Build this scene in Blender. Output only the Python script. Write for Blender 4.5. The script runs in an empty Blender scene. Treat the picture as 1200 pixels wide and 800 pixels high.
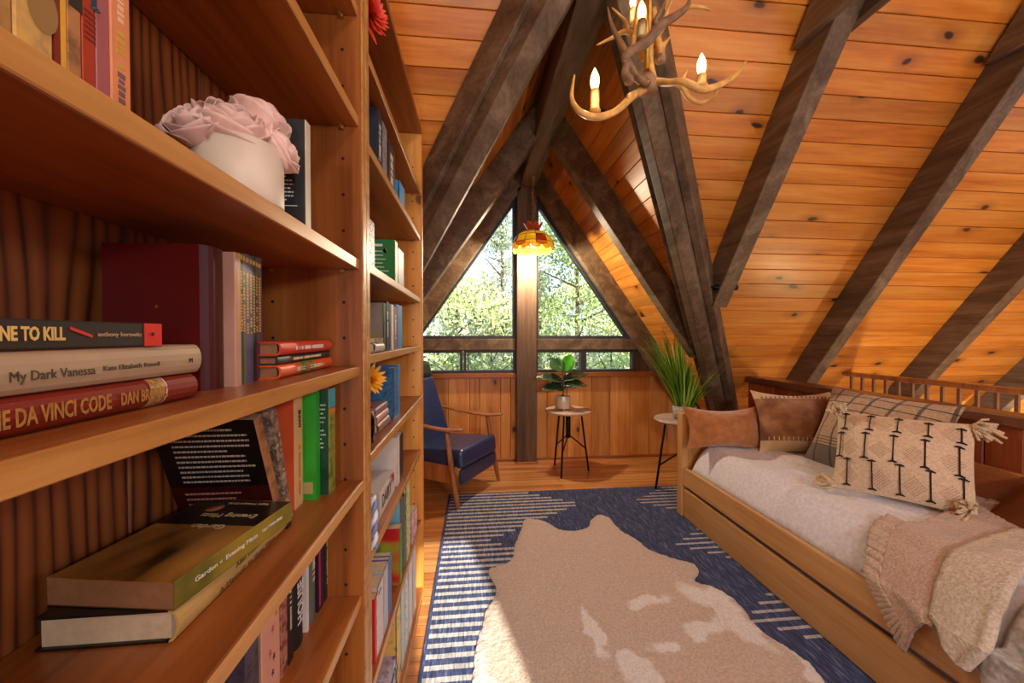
import bpy, math, random
from mathutils import Vector, Matrix
random.seed(7)
S = bpy.context.scene
COL = S.collection
PI = math.pi
V = Vector

# ------------------------------------------------------------------ camera
F_PX, VPX, VPY, CAM_Z = 440.0, 557.0, 393.0, 1.2
yaw = math.atan2(600 - VPX, F_PX)
pit = math.atan2(400 - VPY, math.hypot(F_PX, 600 - VPX))
cd = bpy.data.cameras.new('camera'); cam = bpy.data.objects.new('camera', cd); COL.objects.link(cam)
cam.location = (0, 0, CAM_Z)
fwd = V((math.sin(yaw) * math.cos(pit), math.cos(yaw) * math.cos(pit), -math.sin(pit)))
cam.rotation_euler = fwd.to_track_quat('-Z', 'Y').to_euler()
cd.sensor_width = 36; cd.lens = F_PX / 1200 * 36; cd.clip_start = 0.02; cd.clip_end = 300
S.camera = cam
_R = V((math.cos(yaw), -math.sin(yaw), 0)); _U = _R.cross(fwd)
def atY(x, y, Y):
    """point of the room seen at picture position x, y at depth Y"""
    d = _R * ((x - 600) / F_PX) + _U * ((400 - y) / F_PX) + fwd
    t = Y / d.y
    return V((d.x * t, Y, CAM_Z + d.z * t))

# ------------------------------------------------------------------ materials
def srgb(r, g, b):
    f = lambda c: ((c / 255) / 12.92 if c / 255 <= .04045 else ((c / 255 + .055) / 1.055) ** 2.4)
    return (f(r), f(g), f(b), 1)
def base(name):
    m = bpy.data.materials.new(name); m.use_nodes = True
    nt = m.node_tree
    return m, nt, nt.nodes['Principled BSDF']
def N(nt, t, **k):
    n = nt.nodes.new(t)
    for a, b in k.items(): setattr(n, a, b)
    return n
def ramp(nt, stops):
    r = N(nt, 'ShaderNodeValToRGB'); e = r.color_ramp.elements
    e[0].position, e[0].color = stops[0]; e[1].position, e[1].color = stops[-1]
    for p, c in stops[1:-1]:
        q = e.new(p); q.color = c
    return r
def math_n(nt, op, a=None, b=None, va=0., vb=0.):
    n = N(nt, 'ShaderNodeMath', operation=op)
    n.inputs[0].default_value = va; n.inputs[1].default_value = vb
    if a is not None: nt.links.new(a, n.inputs[0])
    if b is not None: nt.links.new(b, n.inputs[1])
    return n.outputs[0]
def mix(nt, fac, a, b):
    n = N(nt, 'ShaderNodeMix', data_type='RGBA')
    L = nt.links.new
    if hasattr(fac, 'is_linked'): L(fac, n.inputs[0])
    else: n.inputs[0].default_value = fac
    for s, i in ((a, 6), (b, 7)):
        if hasattr(s, 'is_linked'): L(s, n.inputs[i])
        else: n.inputs[i].default_value = s
    return n.outputs[2]
def plain(name, col, rough=.6, metal=0, spec=.5, noise=0, nscale=30, bump=0, sheen=0, coat=0):
    m, nt, p = base(name)
    p.inputs['Roughness'].default_value = rough; p.inputs['Metallic'].default_value = metal
    p.inputs['Specular IOR Level'].default_value = spec
    p.inputs['Sheen Weight'].default_value = sheen
    p.inputs['Coat Weight'].default_value = coat; p.inputs['Coat Roughness'].default_value = .15
    tc = N(nt, 'ShaderNodeTexCoord'); nz = N(nt, 'ShaderNodeTexNoise')
    nz.inputs['Scale'].default_value = nscale; nz.inputs['Detail'].default_value = 4
    nt.links.new(tc.outputs['Object'], nz.inputs['Vector'])
    k = noise
    r = ramp(nt, [(.3, tuple(c * (1 - k) for c in col[:3]) + (1,)), (.7, tuple(min(1, c * (1 + k)) for c in col[:3]) + (1,))])
    nt.links.new(nz.outputs['Fac'], r.inputs['Fac']); nt.links.new(r.outputs['Color'], p.inputs['Base Color'])
    if bump:
        b = N(nt, 'ShaderNodeBump'); b.inputs['Strength'].default_value = bump; b.inputs['Distance'].default_value = .01
        nt.links.new(nz.outputs['Fac'], b.inputs['Height']); nt.links.new(b.outputs['Normal'], p.inputs['Normal'])
    return m
def wood(name, dark, mid, light, axis='x', scale=9, rough=.4, knots=0., vary=.25, coat=0., bump=.15, stretch=.07, kcol=(.05, .022, .008, 1), kscale=5.0):
    m, nt, p = base(name); L = nt.links.new
    tc = N(nt, 'ShaderNodeTexCoord'); geo = N(nt, 'ShaderNodeNewGeometry')
    sc = {'x': (stretch, 1, 1), 'y': (1, stretch, 1), 'z': (1, 1, stretch)}[axis]
    off = N(nt, 'ShaderNodeVectorMath', operation='SCALE'); off.inputs[0].default_value = (37., 19., 53.)
    L(geo.outputs['Random Per Island'], off.inputs['Scale'])
    add = N(nt, 'ShaderNodeVectorMath', operation='ADD'); L(tc.outputs['Object'], add.inputs[0]); L(off.outputs[0], add.inputs[1])
    mp = N(nt, 'ShaderNodeMapping'); mp.inputs['Scale'].default_value = sc; L(add.outputs[0], mp.inputs['Vector'])
    n1 = N(nt, 'ShaderNodeTexNoise'); n1.inputs['Scale'].default_value = scale; n1.inputs['Detail'].default_value = 5; n1.inputs['Distortion'].default_value = 1.2
    L(mp.outputs[0], n1.inputs['Vector'])
    n2 = N(nt, 'ShaderNodeTexNoise'); n2.inputs['Scale'].default_value = scale * 9; n2.inputs['Detail'].default_value = 3
    L(mp.outputs[0], n2.inputs['Vector'])
    s = math_n(nt, 'MULTIPLY', n2.outputs['Fac'], None, vb=.35)
    f = math_n(nt, 'ADD', math_n(nt, 'MULTIPLY', n1.outputs['Fac'], None, vb=.8), s)
    r = ramp(nt, [(.36, dark), (.55, mid), (.78, light)]); L(f, r.inputs['Fac'])
    c = r.outputs['Color']
    hv = N(nt, 'ShaderNodeHueSaturation'); L(c, hv.inputs['Color'])
    vv = N(nt, 'ShaderNodeMapRange'); vv.inputs['To Min'].default_value = 1 - vary; vv.inputs['To Max'].default_value = 1 + vary
    L(geo.outputs['Random Per Island'], vv.inputs['Value']); L(vv.outputs[0], hv.inputs['Value'])
    c = hv.outputs[0]
    if knots > 0:
        sp = N(nt, 'ShaderNodeSeparateXYZ'); L(add.outputs[0], sp.inputs[0]); cb = N(nt, 'ShaderNodeCombineXYZ')
        g_, c1, c2 = {'x': (0, 1, 2), 'y': (1, 2, 0), 'z': (2, 0, 1)}[axis]
        L(sp.outputs[g_], cb.inputs[0])
        L(math_n(nt, 'SUBTRACT', math_n(nt, 'MULTIPLY', sp.outputs[c1], None, vb=1.0), math_n(nt, 'MULTIPLY', sp.outputs[c2], None, vb=.8 if axis == 'x' else -.6)), cb.inputs[1])
        mk = N(nt, 'ShaderNodeMapping'); mk.inputs['Scale'].default_value = (.6, 1, 1); L(cb.outputs[0], mk.inputs['Vector'])
        wn = N(nt, 'ShaderNodeTexNoise'); wn.inputs['Scale'].default_value = 9; L(mk.outputs[0], wn.inputs['Vector'])
        wob = N(nt, 'ShaderNodeVectorMath', operation='MULTIPLY_ADD'); wob.inputs[1].default_value = (.05,) * 3
        L(wn.outputs['Color'], wob.inputs[0]); L(mk.outputs[0], wob.inputs[2])
        vo = N(nt, 'ShaderNodeTexVoronoi', voronoi_dimensions='2D'); vo.inputs['Scale'].default_value = kscale; L(wob.outputs[0], vo.inputs['Vector'])
        sel = N(nt, 'ShaderNodeSeparateColor'); L(vo.outputs['Color'], sel.inputs[0])
        on = math_n(nt, 'LESS_THAN', sel.outputs[0], None, vb=knots)
        k1 = N(nt, 'ShaderNodeMapRange'); k1.inputs['From Min'].default_value = .06; k1.inputs['From Max'].default_value = .10
        k1.inputs['To Min'].default_value = 1; k1.inputs['To Max'].default_value = 0; L(vo.outputs['Distance'], k1.inputs['Value'])
        k2 = N(nt, 'ShaderNodeMapRange'); k2.inputs['From Min'].default_value = .08; k2.inputs['From Max'].default_value = .32
        k2.inputs['To Min'].default_value = .55; k2.inputs['To Max'].default_value = 0; L(vo.outputs['Distance'], k2.inputs['Value'])
        c = mix(nt, math_n(nt, 'MULTIPLY', k2.outputs[0], on), c, tuple(x * .55 for x in dark[:3]) + (1,))
        c = mix(nt, math_n(nt, 'MULTIPLY', k1.outputs[0], on), c, kcol)
    L(c, p.inputs['Base Color'])
    p.inputs['Roughness'].default_value = rough; p.inputs['Coat Weight'].default_value = coat; p.inputs['Coat Roughness'].default_value = .25
    if bump:
        b = N(nt, 'ShaderNodeBump'); b.inputs['Strength'].default_value = bump; b.inputs['Distance'].default_value = .004
        L(f, b.inputs['Height']); L(b.outputs['Normal'], p.inputs['Normal'])
    return m
def emit(name, col, st):
    m, nt, p = base(name); p.inputs['Base Color'].default_value = col
    p.inputs['Emission Color'].default_value = col; p.inputs['Emission Strength'].default_value = st
    return m
def picture(name, cols, scale=6, rough=.45, stretch=(1, 1, 1), detail=3):
    """printed paper: patches of the given colours"""
    m, nt, p = base(name); L = nt.links.new
    tc = N(nt, 'ShaderNodeTexCoord'); mp = N(nt, 'ShaderNodeMapping'); mp.inputs['Scale'].default_value = stretch
    L(tc.outputs['Object'], mp.inputs[0])
    nz = N(nt, 'ShaderNodeTexNoise'); nz.inputs['Scale'].default_value = scale; nz.inputs['Detail'].default_value = detail
    L(mp.outputs[0], nz.inputs['Vector'])
    n = len(cols)
    r = ramp(nt, [(.3 + .4 * i / (n - 1), c) for i, c in enumerate(cols)]); L(nz.outputs['Fac'], r.inputs[0])
    L(r.outputs[0], p.inputs['Base Color']); p.inputs['Roughness'].default_value = rough
    return m

M = {}
_pc = {}
def paint(r, g, b, rough=.45, **k):
    key = (r, g, b, rough, tuple(sorted(k.items())))
    if key not in _pc: _pc[key] = plain('paint_%d_%d_%d' % (r, g, b), srgb(r, g, b), rough, noise=k.pop('noise', .06), **k)
    return _pc[key]
ceil_cols = (srgb(176, 98, 30), srgb(206, 130, 46), srgb(226, 160, 74))
M['pine_x'] = wood('ceiling pine', *ceil_cols, axis='x', rough=.36, knots=.34, vary=.2, coat=.15, scale=8)
M['pine_y'] = wood('ceiling pine along the gable', *ceil_cols, axis='y', rough=.46, knots=.3, vary=.2, coat=.04, scale=8)
M['beam'] = wood('dark stained beam', srgb(70, 54, 38), srgb(102, 82, 60), srgb(136, 116, 92), axis='y', rough=.62, vary=.12, scale=7, bump=.4, stretch=.12)
M['beam_z'] = wood('dark stained post', srgb(64, 48, 36), srgb(98, 74, 54), srgb(128, 102, 78), axis='z', rough=.62, vary=.1, scale=10, bump=.45, stretch=.06)
M['wains'] = wood('wainscot boards', srgb(172, 104, 46), srgb(210, 142, 72), srgb(228, 168, 96), axis='z', rough=.36, knots=.12, vary=.22, coat=.3, scale=8)
M['trimwood'] = wood('reddish trim', srgb(120, 62, 30), srgb(158, 90, 46), srgb(184, 112, 62), axis='x', rough=.35, vary=.05, coat=.2)
M['shelf'] = wood('bookcase wood', srgb(116, 58, 20), srgb(150, 82, 32), srgb(174, 104, 46), axis='y', rough=.36, vary=.1, coat=.25, scale=10, knots=.06, stretch=.05)
M['shelf_edge'] = wood('bookcase edge banding', srgb(160, 104, 46), srgb(188, 132, 66), srgb(210, 158, 92), axis='y', rough=.4, vary=.06, scale=14)
M['panel_z'] = wood('bookcase side wood', srgb(116, 60, 20), srgb(148, 84, 32), srgb(170, 106, 46), axis='z', rough=.38, vary=.06, coat=.2, scale=13, stretch=.04)
M['pine_panel'] = wood('pale pine side panel', srgb(196, 122, 44), srgb(222, 150, 66), srgb(236, 178, 98), axis='z', rough=.38, vary=.06, coat=.25, scale=8, knots=.3, kcol=srgb(110, 54, 26))
M['back_ply'] = wood('bookcase plywood back', srgb(78, 34, 12), srgb(146, 78, 30), srgb(168, 96, 42), axis='z', rough=.5, vary=.12, scale=13, stretch=.035, knots=.1)
def ply_mat():
    m, nt, p = base('bookcase plywood back with wavy grain'); L = nt.links.new
    tc = N(nt, 'ShaderNodeTexCoord'); geo = N(nt, 'ShaderNodeNewGeometry')
    off = N(nt, 'ShaderNodeVectorMath', operation='SCALE'); off.inputs[0].default_value = (3., 11., 7.); L(geo.outputs['Random Per Island'], off.inputs['Scale'])
    add = N(nt, 'ShaderNodeVectorMath', operation='ADD'); L(tc.outputs['Object'], add.inputs[0]); L(off.outputs[0], add.inputs[1])
    mp = N(nt, 'ShaderNodeMapping'); mp.inputs['Scale'].default_value = (1, 1, .16); L(add.outputs[0], mp.inputs[0])
    wv = N(nt, 'ShaderNodeTexWave', wave_type='BANDS', bands_direction='Y'); wv.inputs['Scale'].default_value = 17; wv.inputs['Distortion'].default_value = 9; wv.inputs['Detail'].default_value = 1; wv.inputs['Detail Scale'].default_value = .8
    L(mp.outputs[0], wv.inputs[0])
    nz = N(nt, 'ShaderNodeTexNoise'); nz.inputs['Scale'].default_value = 60; L(mp.outputs[0], nz.inputs[0])
    f = math_n(nt, 'ADD', math_n(nt, 'MULTIPLY', wv.outputs['Fac'], None, vb=.75), math_n(nt, 'MULTIPLY', nz.outputs['Fac'], None, vb=.3))
    r = ramp(nt, [(.1, srgb(62, 26, 10)), (.3, srgb(122, 62, 22)), (.9, srgb(146, 80, 34))]); L(f, r.inputs[0]); L(r.outputs[0], p.inputs['Base Color']); p.inputs['Roughness'].default_value = .5
    return m
M['back_ply'] = ply_mat()
M['oak'] = wood('daybed oak', srgb(190, 138, 76), srgb(214, 164, 98), srgb(230, 188, 126), axis='y', rough=.42, vary=.06, coat=.15, scale=9, stretch=.05)
M['oak_z'] = wood('daybed oak upright', srgb(190, 138, 76), srgb(214, 164, 98), srgb(230, 188, 126), axis='z', rough=.42, vary=.06, coat=.15, scale=9, stretch=.05)
M['walnut'] = wood('armchair wood', srgb(126, 76, 38), srgb(164, 106, 58), srgb(190, 132, 76), axis='z', rough=.3, vary=.05, coat=.4, scale=10)
M['tabletop'] = wood('pale tabletop', srgb(166, 140, 122), srgb(202, 178, 160), srgb(218, 198, 182), axis='x', rough=.4, vary=.03, scale=12)
M['black_metal'] = plain('black metal', srgb(28, 28, 30), .4, .6)
M['grey_frame'] = plain('dark window frame', srgb(56, 58, 60), .5, .2)
M['leather'] = plain('sky-tinted black leather', srgb(24, 50, 96), .33, spec=.9, noise=.2, nscale=60, bump=.08)  # black leather; the blue sky reflection is painted into its base colour
M['dark'] = plain('dark recess', srgb(30, 20, 14), .8)
M['hole'] = plain('peg hole shadow', srgb(26, 14, 8), .9)
M['paper'] = plain('book page edges', srgb(206, 184, 150), .8, noise=.1, nscale=90)
M['paper_brown'] = plain('aged page edges', srgb(150, 104, 66), .8, noise=.12, nscale=90)
M['brass'] = plain('brass', srgb(190, 150, 70), .35, .9)
M['white_cer'] = plain('white ceramic', srgb(220, 206, 184), .45, noise=.04, nscale=12)
M['soil'] = plain('soil', srgb(52, 40, 30), .9, noise=.4, nscale=80)
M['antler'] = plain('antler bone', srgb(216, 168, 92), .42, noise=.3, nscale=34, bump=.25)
M['antler_dark'] = plain('shaded brown antler', srgb(126, 96, 66), .45, noise=.35, nscale=34, bump=.25)  # darker copy of the antler, shade put into its colour
M['antler_cut'] = plain('sawn antler end', srgb(150, 116, 86), .7, noise=.2)
M['bulb'] = emit('lit candle bulb', (1, .72, .30, 1), 5)
M['tassel'] = plain('cream yarn', srgb(226, 204, 168), .9, noise=.14, nscale=120, bump=.6)
M['stitch'] = plain('black yarn', srgb(36, 32, 30), .9)

# ceramics, glass
def glass_mat(name, tint=(1, 1, 1, 1), refl=.06):
    m = bpy.data.materials.new(name); m.use_nodes = True; nt = m.node_tree; nt.nodes.clear(); L = nt.links.new
    o = N(nt, 'ShaderNodeOutputMaterial'); t = N(nt, 'ShaderNodeBsdfTransparent'); t.inputs[0].default_value = tint
    g = N(nt, 'ShaderNodeBsdfGlossy'); g.inputs['Roughness'].default_value = .02
    fr = N(nt, 'ShaderNodeFresnel'); fr.inputs[0].default_value = 1.35
    mx = N(nt, 'ShaderNodeMixShader'); L(fr.outputs[0], mx.inputs[0]); L(t.outputs[0], mx.inputs[1]); L(g.outputs[0], mx.inputs[2])
    L(mx.outputs[0], o.inputs[0]); return m
M['glass'] = glass_mat('window glass')
M['jar_glass'] = glass_mat('jar glass', (.9, .93, .9, 1))

# floor boards
def floor_mat():
    m, nt, p = base('floor boards'); L = nt.links.new
    tc = N(nt, 'ShaderNodeTexCoord'); br = N(nt, 'ShaderNodeTexBrick')
    br.offset = .37; br.inputs['Scale'].default_value = 1
    br.inputs['Brick Width'].default_value = 1.1; br.inputs['Row Height'].default_value = .058; br.inputs['Mortar Size'].default_value = .0012
    br.inputs['Color1'].default_value = (0, 0, 0, 1); br.inputs['Color2'].default_value = (1, 1, 1, 1); br.inputs['Mortar'].default_value = (0, 0, 0, 1)
    L(tc.outputs['Object'], br.inputs['Vector'])
    mp = N(nt, 'ShaderNodeMapping'); mp.inputs['Scale'].default_value = (.9, 14, 1); L(tc.outputs['Object'], mp.inputs[0])
    nz = N(nt, 'ShaderNodeTexNoise'); nz.inputs['Scale'].default_value = 2.2; nz.inputs['Detail'].default_value = 6; L(mp.outputs[0], nz.inputs['Vector'])
    r1 = ramp(nt, [(0, srgb(194, 122, 62)), (1, srgb(234, 172, 104))]); L(br.outputs['Color'], r1.inputs[0])
    r2 = ramp(nt, [(.35, (.55, .55, .55, 1)), (.7, (1.1, 1.1, 1.1, 1))]); L(nz.outputs['Fac'], r2.inputs[0])
    mu = N(nt, 'ShaderNodeMix', data_type='RGBA', blend_type='MULTIPLY'); mu.inputs[0].default_value = .8
    L(r1.outputs[0], mu.inputs[6]); L(r2.outputs[0], mu.inputs[7])
    c = mix(nt, br.outputs['Fac'], mu.outputs[2], srgb(70, 36, 16)); L(c, p.inputs['Base Color'])
    p.inputs['Roughness'].default_value = .3; p.inputs['Coat Weight'].default_value = .3; p.inputs['Coat Roughness'].default_value = .2
    return m
M['floor'] = floor_mat()

# ------------------------------------------------------------------ mesh builder
SUB = {}
class MB:
    def __init__(s): s.v, s.f, s.m, s.sm = [], [], [], []
    def add(s, vs, fs, mi=0, smooth=False):
        o = len(s.v); s.v += [tuple(v) for v in vs]
        for f in fs: s.f.append([i + o for i in f]); s.m.append(mi); s.sm.append(smooth)
        return s
    def hexa(s, b, t, mi=0):
        return s.add(list(b) + list(t), [(3, 2, 1, 0), (4, 5, 6, 7), (0, 1, 5, 4), (1, 2, 6, 5), (2, 3, 7, 6), (3, 0, 4, 7)], mi)
    def box(s, x0, y0, z0, x1, y1, z1, mi=0):
        return s.hexa([(x0, y0, z0), (x1, y0, z0), (x1, y1, z0), (x0, y1, z0)], [(x0, y0, z1), (x1, y0, z1), (x1, y1, z1), (x0, y1, z1)], mi)
    def bar(s, a, b, w, d, mi=0):
        """box from a to b; w, d are full cross-section vectors"""
        a, b, w, d = V(a), V(b), V(w) / 2, V(d) / 2
        return s.hexa([a - w - d, a + w - d, a + w + d, a - w + d], [b - w - d, b + w - d, b + w + d, b - w + d], mi)
    def prism(s, poly, ext, mi=0):
        n = len(poly); p = [V(q) for q in poly]; e = V(ext)
        return s.add(p + [q + e for q in p], [tuple(range(n - 1, -1, -1)), tuple(range(n, 2 * n))] + [(i, (i + 1) % n, n + (i + 1) % n, n + i) for i in range(n)], mi)
    def tube(s, pts, rad, n=8, mi=0, caps=True):
        pts = [V(p) for p in pts]
        if not hasattr(rad, '__len__'): rad = [rad] * len(pts)
        vs, fs = [], []
        t0 = (pts[1] - pts[0]).normalized()
        up = V((0, 0, 1)) if abs(t0.z) < .9 else V((1, 0, 0))
        a = t0.cross(up).normalized()
        for i, p in enumerate(pts):
            t = (pts[min(i + 1, len(pts) - 1)] - pts[max(i - 1, 0)]).normalized()
            a = (a - t * a.dot(t)).normalized(); b = t.cross(a)
            for k in range(n):
                q = 2 * PI * k / n; vs.append(p + (a * math.cos(q) + b * math.sin(q)) * rad[i])
        for i in range(len(pts) - 1):
            for k in range(n):
                fs.append((i * n + k, i * n + (k + 1) % n, (i + 1) * n + (k + 1) % n, (i + 1) * n + k))
        s.add(vs, fs, mi, True)
        if caps:
            o = len(s.v) - len(vs)
            s.f += [[o + k for k in range(n - 1, -1, -1)], [o + (len(pts) - 1) * n + k for k in range(n)]]; s.m += [mi] * 2; s.sm += [False] * 2
        return s
    def lathe(s, prof, c=(0, 0, 0), n=24, mi=0, close=True):
        vs, fs = [], []; c = V(c)
        for r, z in prof:
            for k in range(n):
                q = 2 * PI * k / n; vs.append((c.x + r * math.cos(q), c.y + r * math.sin(q), c.z + z))
        for i in range(len(prof) - 1):
            for k in range(n): fs.append((i * n + k, i * n + (k + 1) % n, (i + 1) * n + (k + 1) % n, (i + 1) * n + k))
        s.add(vs, fs, mi, True)
        if close:
            o = len(s.v) - len(vs)
            s.f += [[o + k for k in range(n - 1, -1, -1)], [o + (len(prof) - 1) * n + k for k in range(n)]]; s.m += [mi] * 2; s.sm += [False] * 2
        return s
    def grid(s, fn, nu, nv, mi=0, wrap=False):
        vs = [fn(i / nu, j / nv) for j in range(nv + 1) for i in range(nu + 1)]
        w = nu + 1
        fs = [(j * w + i, j * w + i + 1, (j + 1) * w + i + 1, (j + 1) * w + i) for j in range(nv) for i in range(nu)]
        return s.add(vs, fs, mi, True)
    def xf(s, mat):
        s.v = [tuple(mat @ V(v)) for v in s.v]; return s
    def build(s, name, mats, parent=None, bevel=0, seg=2, sub=0, solid=0, angle=None):
        me = bpy.data.meshes.new(name); me.from_pydata(s.v, [], s.f); me.update()
        for m in (mats if isinstance(mats, (list, tuple)) else [mats]): me.materials.append(m)
        for i, p in enumerate(me.polygons): p.material_index = s.m[i]; p.use_smooth = s.sm[i]
        o = bpy.data.objects.new(name, me); COL.objects.link(o)
        if parent: o.parent = SUB.get(parent.name, parent)
        if solid:
            q = o.modifiers.new('thickness', 'SOLIDIFY'); q.thickness = solid; q.offset = 0
        if bevel:
            q = o.modifiers.new('bevel', 'BEVEL'); q.width = bevel; q.segments = seg; q.limit_method = 'ANGLE'; q.angle_limit = math.radians(50)
        if sub:
            q = o.modifiers.new('subdivision', 'SUBSURF'); q.levels = sub; q.render_levels = sub
        return o
def thing(name, label, cat, loc=(0, 0, 0), rot=(0, 0, 0), group=None):
    o = bpy.data.objects.new(name, None); COL.objects.link(o); o.location = loc; o.rotation_euler = rot; o.empty_display_size = .1
    o['label'] = label; o['category'] = cat
    if group: o['group'] = group
    return o
def tag(o, label, cat, group=None):
    o['label'] = label; o['category'] = cat
    if group: o['group'] = group
    return o
def struct(o): o['kind'] = 'structure'; return o
def text(s, size, mat, parent, org, right, up, name='lettering', align='LEFT', bold=0, squeeze=1, depth=.0002, width=None):
    cu = bpy.data.curves.new('t', 'FONT'); cu.body = s; cu.size = size; cu.align_x = align; cu.align_y = 'CENTER'; cu.extrude = depth; cu.offset = bold; cu.resolution_u = 2
    t = bpy.data.objects.new('t', cu); COL.objects.link(t)
    dg = bpy.context.evaluated_depsgraph_get(); dg.update()
    me = bpy.data.meshes.new_from_object(t.evaluated_get(dg)); bpy.data.objects.remove(t)
    r, u = V(right).normalized(), V(up).normalized(); n = r.cross(u)
    if width: xs_ = [q.co.x for q in me.vertices]; squeeze = width / (max(xs_) - min(xs_))
    mx = Matrix((( r.x * squeeze, u.x, n.x, org[0]), (r.y * squeeze, u.y, n.y, org[1]), (r.z * squeeze, u.z, n.z, org[2]), (0, 0, 0, 1)))
    me.transform(mx); me.materials.clear(); me.materials.append(mat); me.name = name
    o = bpy.data.objects.new(name, me); COL.objects.link(o); o.parent = SUB.get(parent.name, parent)
    return o
def smooth_path(pts, k=5):
    """Catmull-Rom through (x, y, z, r)"""
    P = [V(p[:3]) for p in pts]; R = [p[3] for p in pts]; out, rr = [], []
    for i in range(len(P) - 1):
        a, b, c, d = P[max(i - 1, 0)], P[i], P[i + 1], P[min(i + 2, len(P) - 1)]
        for j in range(k):
            t = j / k
            out.append(.5 * ((2 * b) + (c - a) * t + (2 * a - 5 * b + 4 * c - d) * t * t + (3 * b - a - 3 * c + d) * t ** 3)); rr.append(R[i] + (R[i + 1] - R[i]) * t)
    out.append(P[-1]); rr.append(R[-1]); return out, rr

# ------------------------------------------------------------------ room shell
A = 1.43                     # roof slope
XR, YV = .485, 1.38          # ridge of the window gable; where it meets the main roof
ZP = 2.93                    # board plane at the gable ridge
YW = 3.57                    # window wall
YD = -.3                     # main ridge
ZD = ZP + A * (YV - YD)
HW = 2.17                    # half wall behind the daybed
cosr = 1 / math.hypot(1, A)
BW = .0605                   # horizontal run of one ceiling board

b = MB(); b.box(-2.3, -3.6, -.12, HW + .09, YW + .1, 0); struct(b.build('floor', M['floor']))
b = MB(); b.box(HW + .09, -3.6, -2.5, 6, 6, -2.4); struct(b.build('floor', M['floor']))

def board(mb, a0, a1, c0, c1, nrm, ch=.0035, gap=.0012):
    """one tongue-and-groove board: lower edge a0-a1, upper edge c0-c1, seen face looks along nrm"""
    a0, a1, c0, c1, n = V(a0), V(a1), V(c0), V(c1), V(nrm)
    e0, e1 = (c0 - a0).normalized(), (c1 - a1).normalized()
    p = []
    for q0, q1 in ((a0 + e0 * gap - n * .02, a1 + e1 * gap - n * .02), (a0 + e0 * gap - n * ch, a1 + e1 * gap - n * ch), (a0 + e0 * (gap + ch), a1 + e1 * (gap + ch)),
                   (c0 - e0 * (gap + ch), c1 - e1 * (gap + ch)), (c0 - e0 * gap - n * ch, c1 - e1 * gap - n * ch), (c0 - e0 * gap - n * .02, c1 - e1 * gap - n * .02)):
        p += [q0, q1]
    mb.add(p, [(2 * i, 2 * i + 1, 2 * i + 3, 2 * i + 2) for i in range(5)])
zmain = lambda y: ZP - A * (y - YV)
# main roof, far slope (boards along x)
nm = V((0, -A, -1)).normalized()
R_, Lf, Top = MB(), MB(), MB()
y = YV - BW * 28
while y < 5.0:
    y1 = y + BW
    if y1 <= YV + 1e-6:
        board(Top, (-2.3, y1, zmain(y1)), (6, y1, zmain(y1)), (-2.3, y, zmain(y)), (6, y, zmain(y)), nm)
    else:
        board(R_, (XR + y1 - YV, y1, zmain(y1)), (6, y1, zmain(y1)), (XR + max(0, y - YV), y, zmain(y)), (6, y, zmain(y)), nm)
        if y1 < YV + 2.8: board(Lf, (-2.3, y1, zmain(y1)), (XR - (y1 - YV), y1, zmain(y1)), (-2.3, y, zmain(y)), (XR - max(0, y - YV), y, zmain(y)), nm)
    y = y1
for mb in (Top, R_, Lf): struct(mb.build('ceiling', M['pine_x']))
e = V((0, A, 1)).normalized() * .03
bk = MB()
bk.prism([V((6, 5, zmain(5))) + e, V((6, YV, ZP)) + e, V((XR, YV, ZP)) + e, V((XR + 5 - YV, 5, zmain(5))) + e], e * .5)
bk.prism([V((-2.3, YV + 2.78, zmain(YV + 2.78))) + e, V((XR, YV, ZP)) + e, V((-2.3, YV, ZP)) + e], e * .5)
bk.prism([V((-2.3, YV, ZP)) + e, V((6, YV, ZP)) + e, V((6, YD - .05, ZD + .07)) + e, V((-2.3, YD - .05, ZD + .07)) + e], e * .5)
struct(bk.build('ceiling', M['dark']))
# main roof, near slope, with the skylight the floor sun comes through
SKX0, SKX1, SKY0, SKY1 = 1.06, 1.42, -2.92, -2.42
b = MB(); nn = V((0, A, -1)).normalized()
znear = lambda yy: ZD + A * (yy - YD)
y = YD
while y > -4.1:
    y1 = y - BW
    segs = [(-2.3, SKX0), (SKX1, 6)] if (SKY0 < (y + y1) / 2 < SKY1) else [(-2.3, 6)]
    for xa, xb in segs: board(b, (xb, y1, znear(y1)), (xa, y1, znear(y1)), (xb, y, znear(y)), (xa, y, znear(y)), nn)
    y = y1
struct(b.build('ceiling', M['pine_x']))
e2 = V((0, -A, 1)).normalized() * .03
b = MB()
def nearq(x0, x1, ya, yb): b.prism([V((x0, ya, znear(ya))) + e2, V((x1, ya, znear(ya))) + e2, V((x1, yb, znear(yb))) + e2, V((x0, yb, znear(yb))) + e2], e2 * .5)
nearq(-2.3, 6, SKY1, YD + .03); nearq(-2.3, 6, -4.1, SKY0); nearq(-2.3, SKX0, SKY0, SKY1); nearq(SKX1, 6, SKY0, SKY1)
struct(b.build('ceiling', M['dark']))
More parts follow.
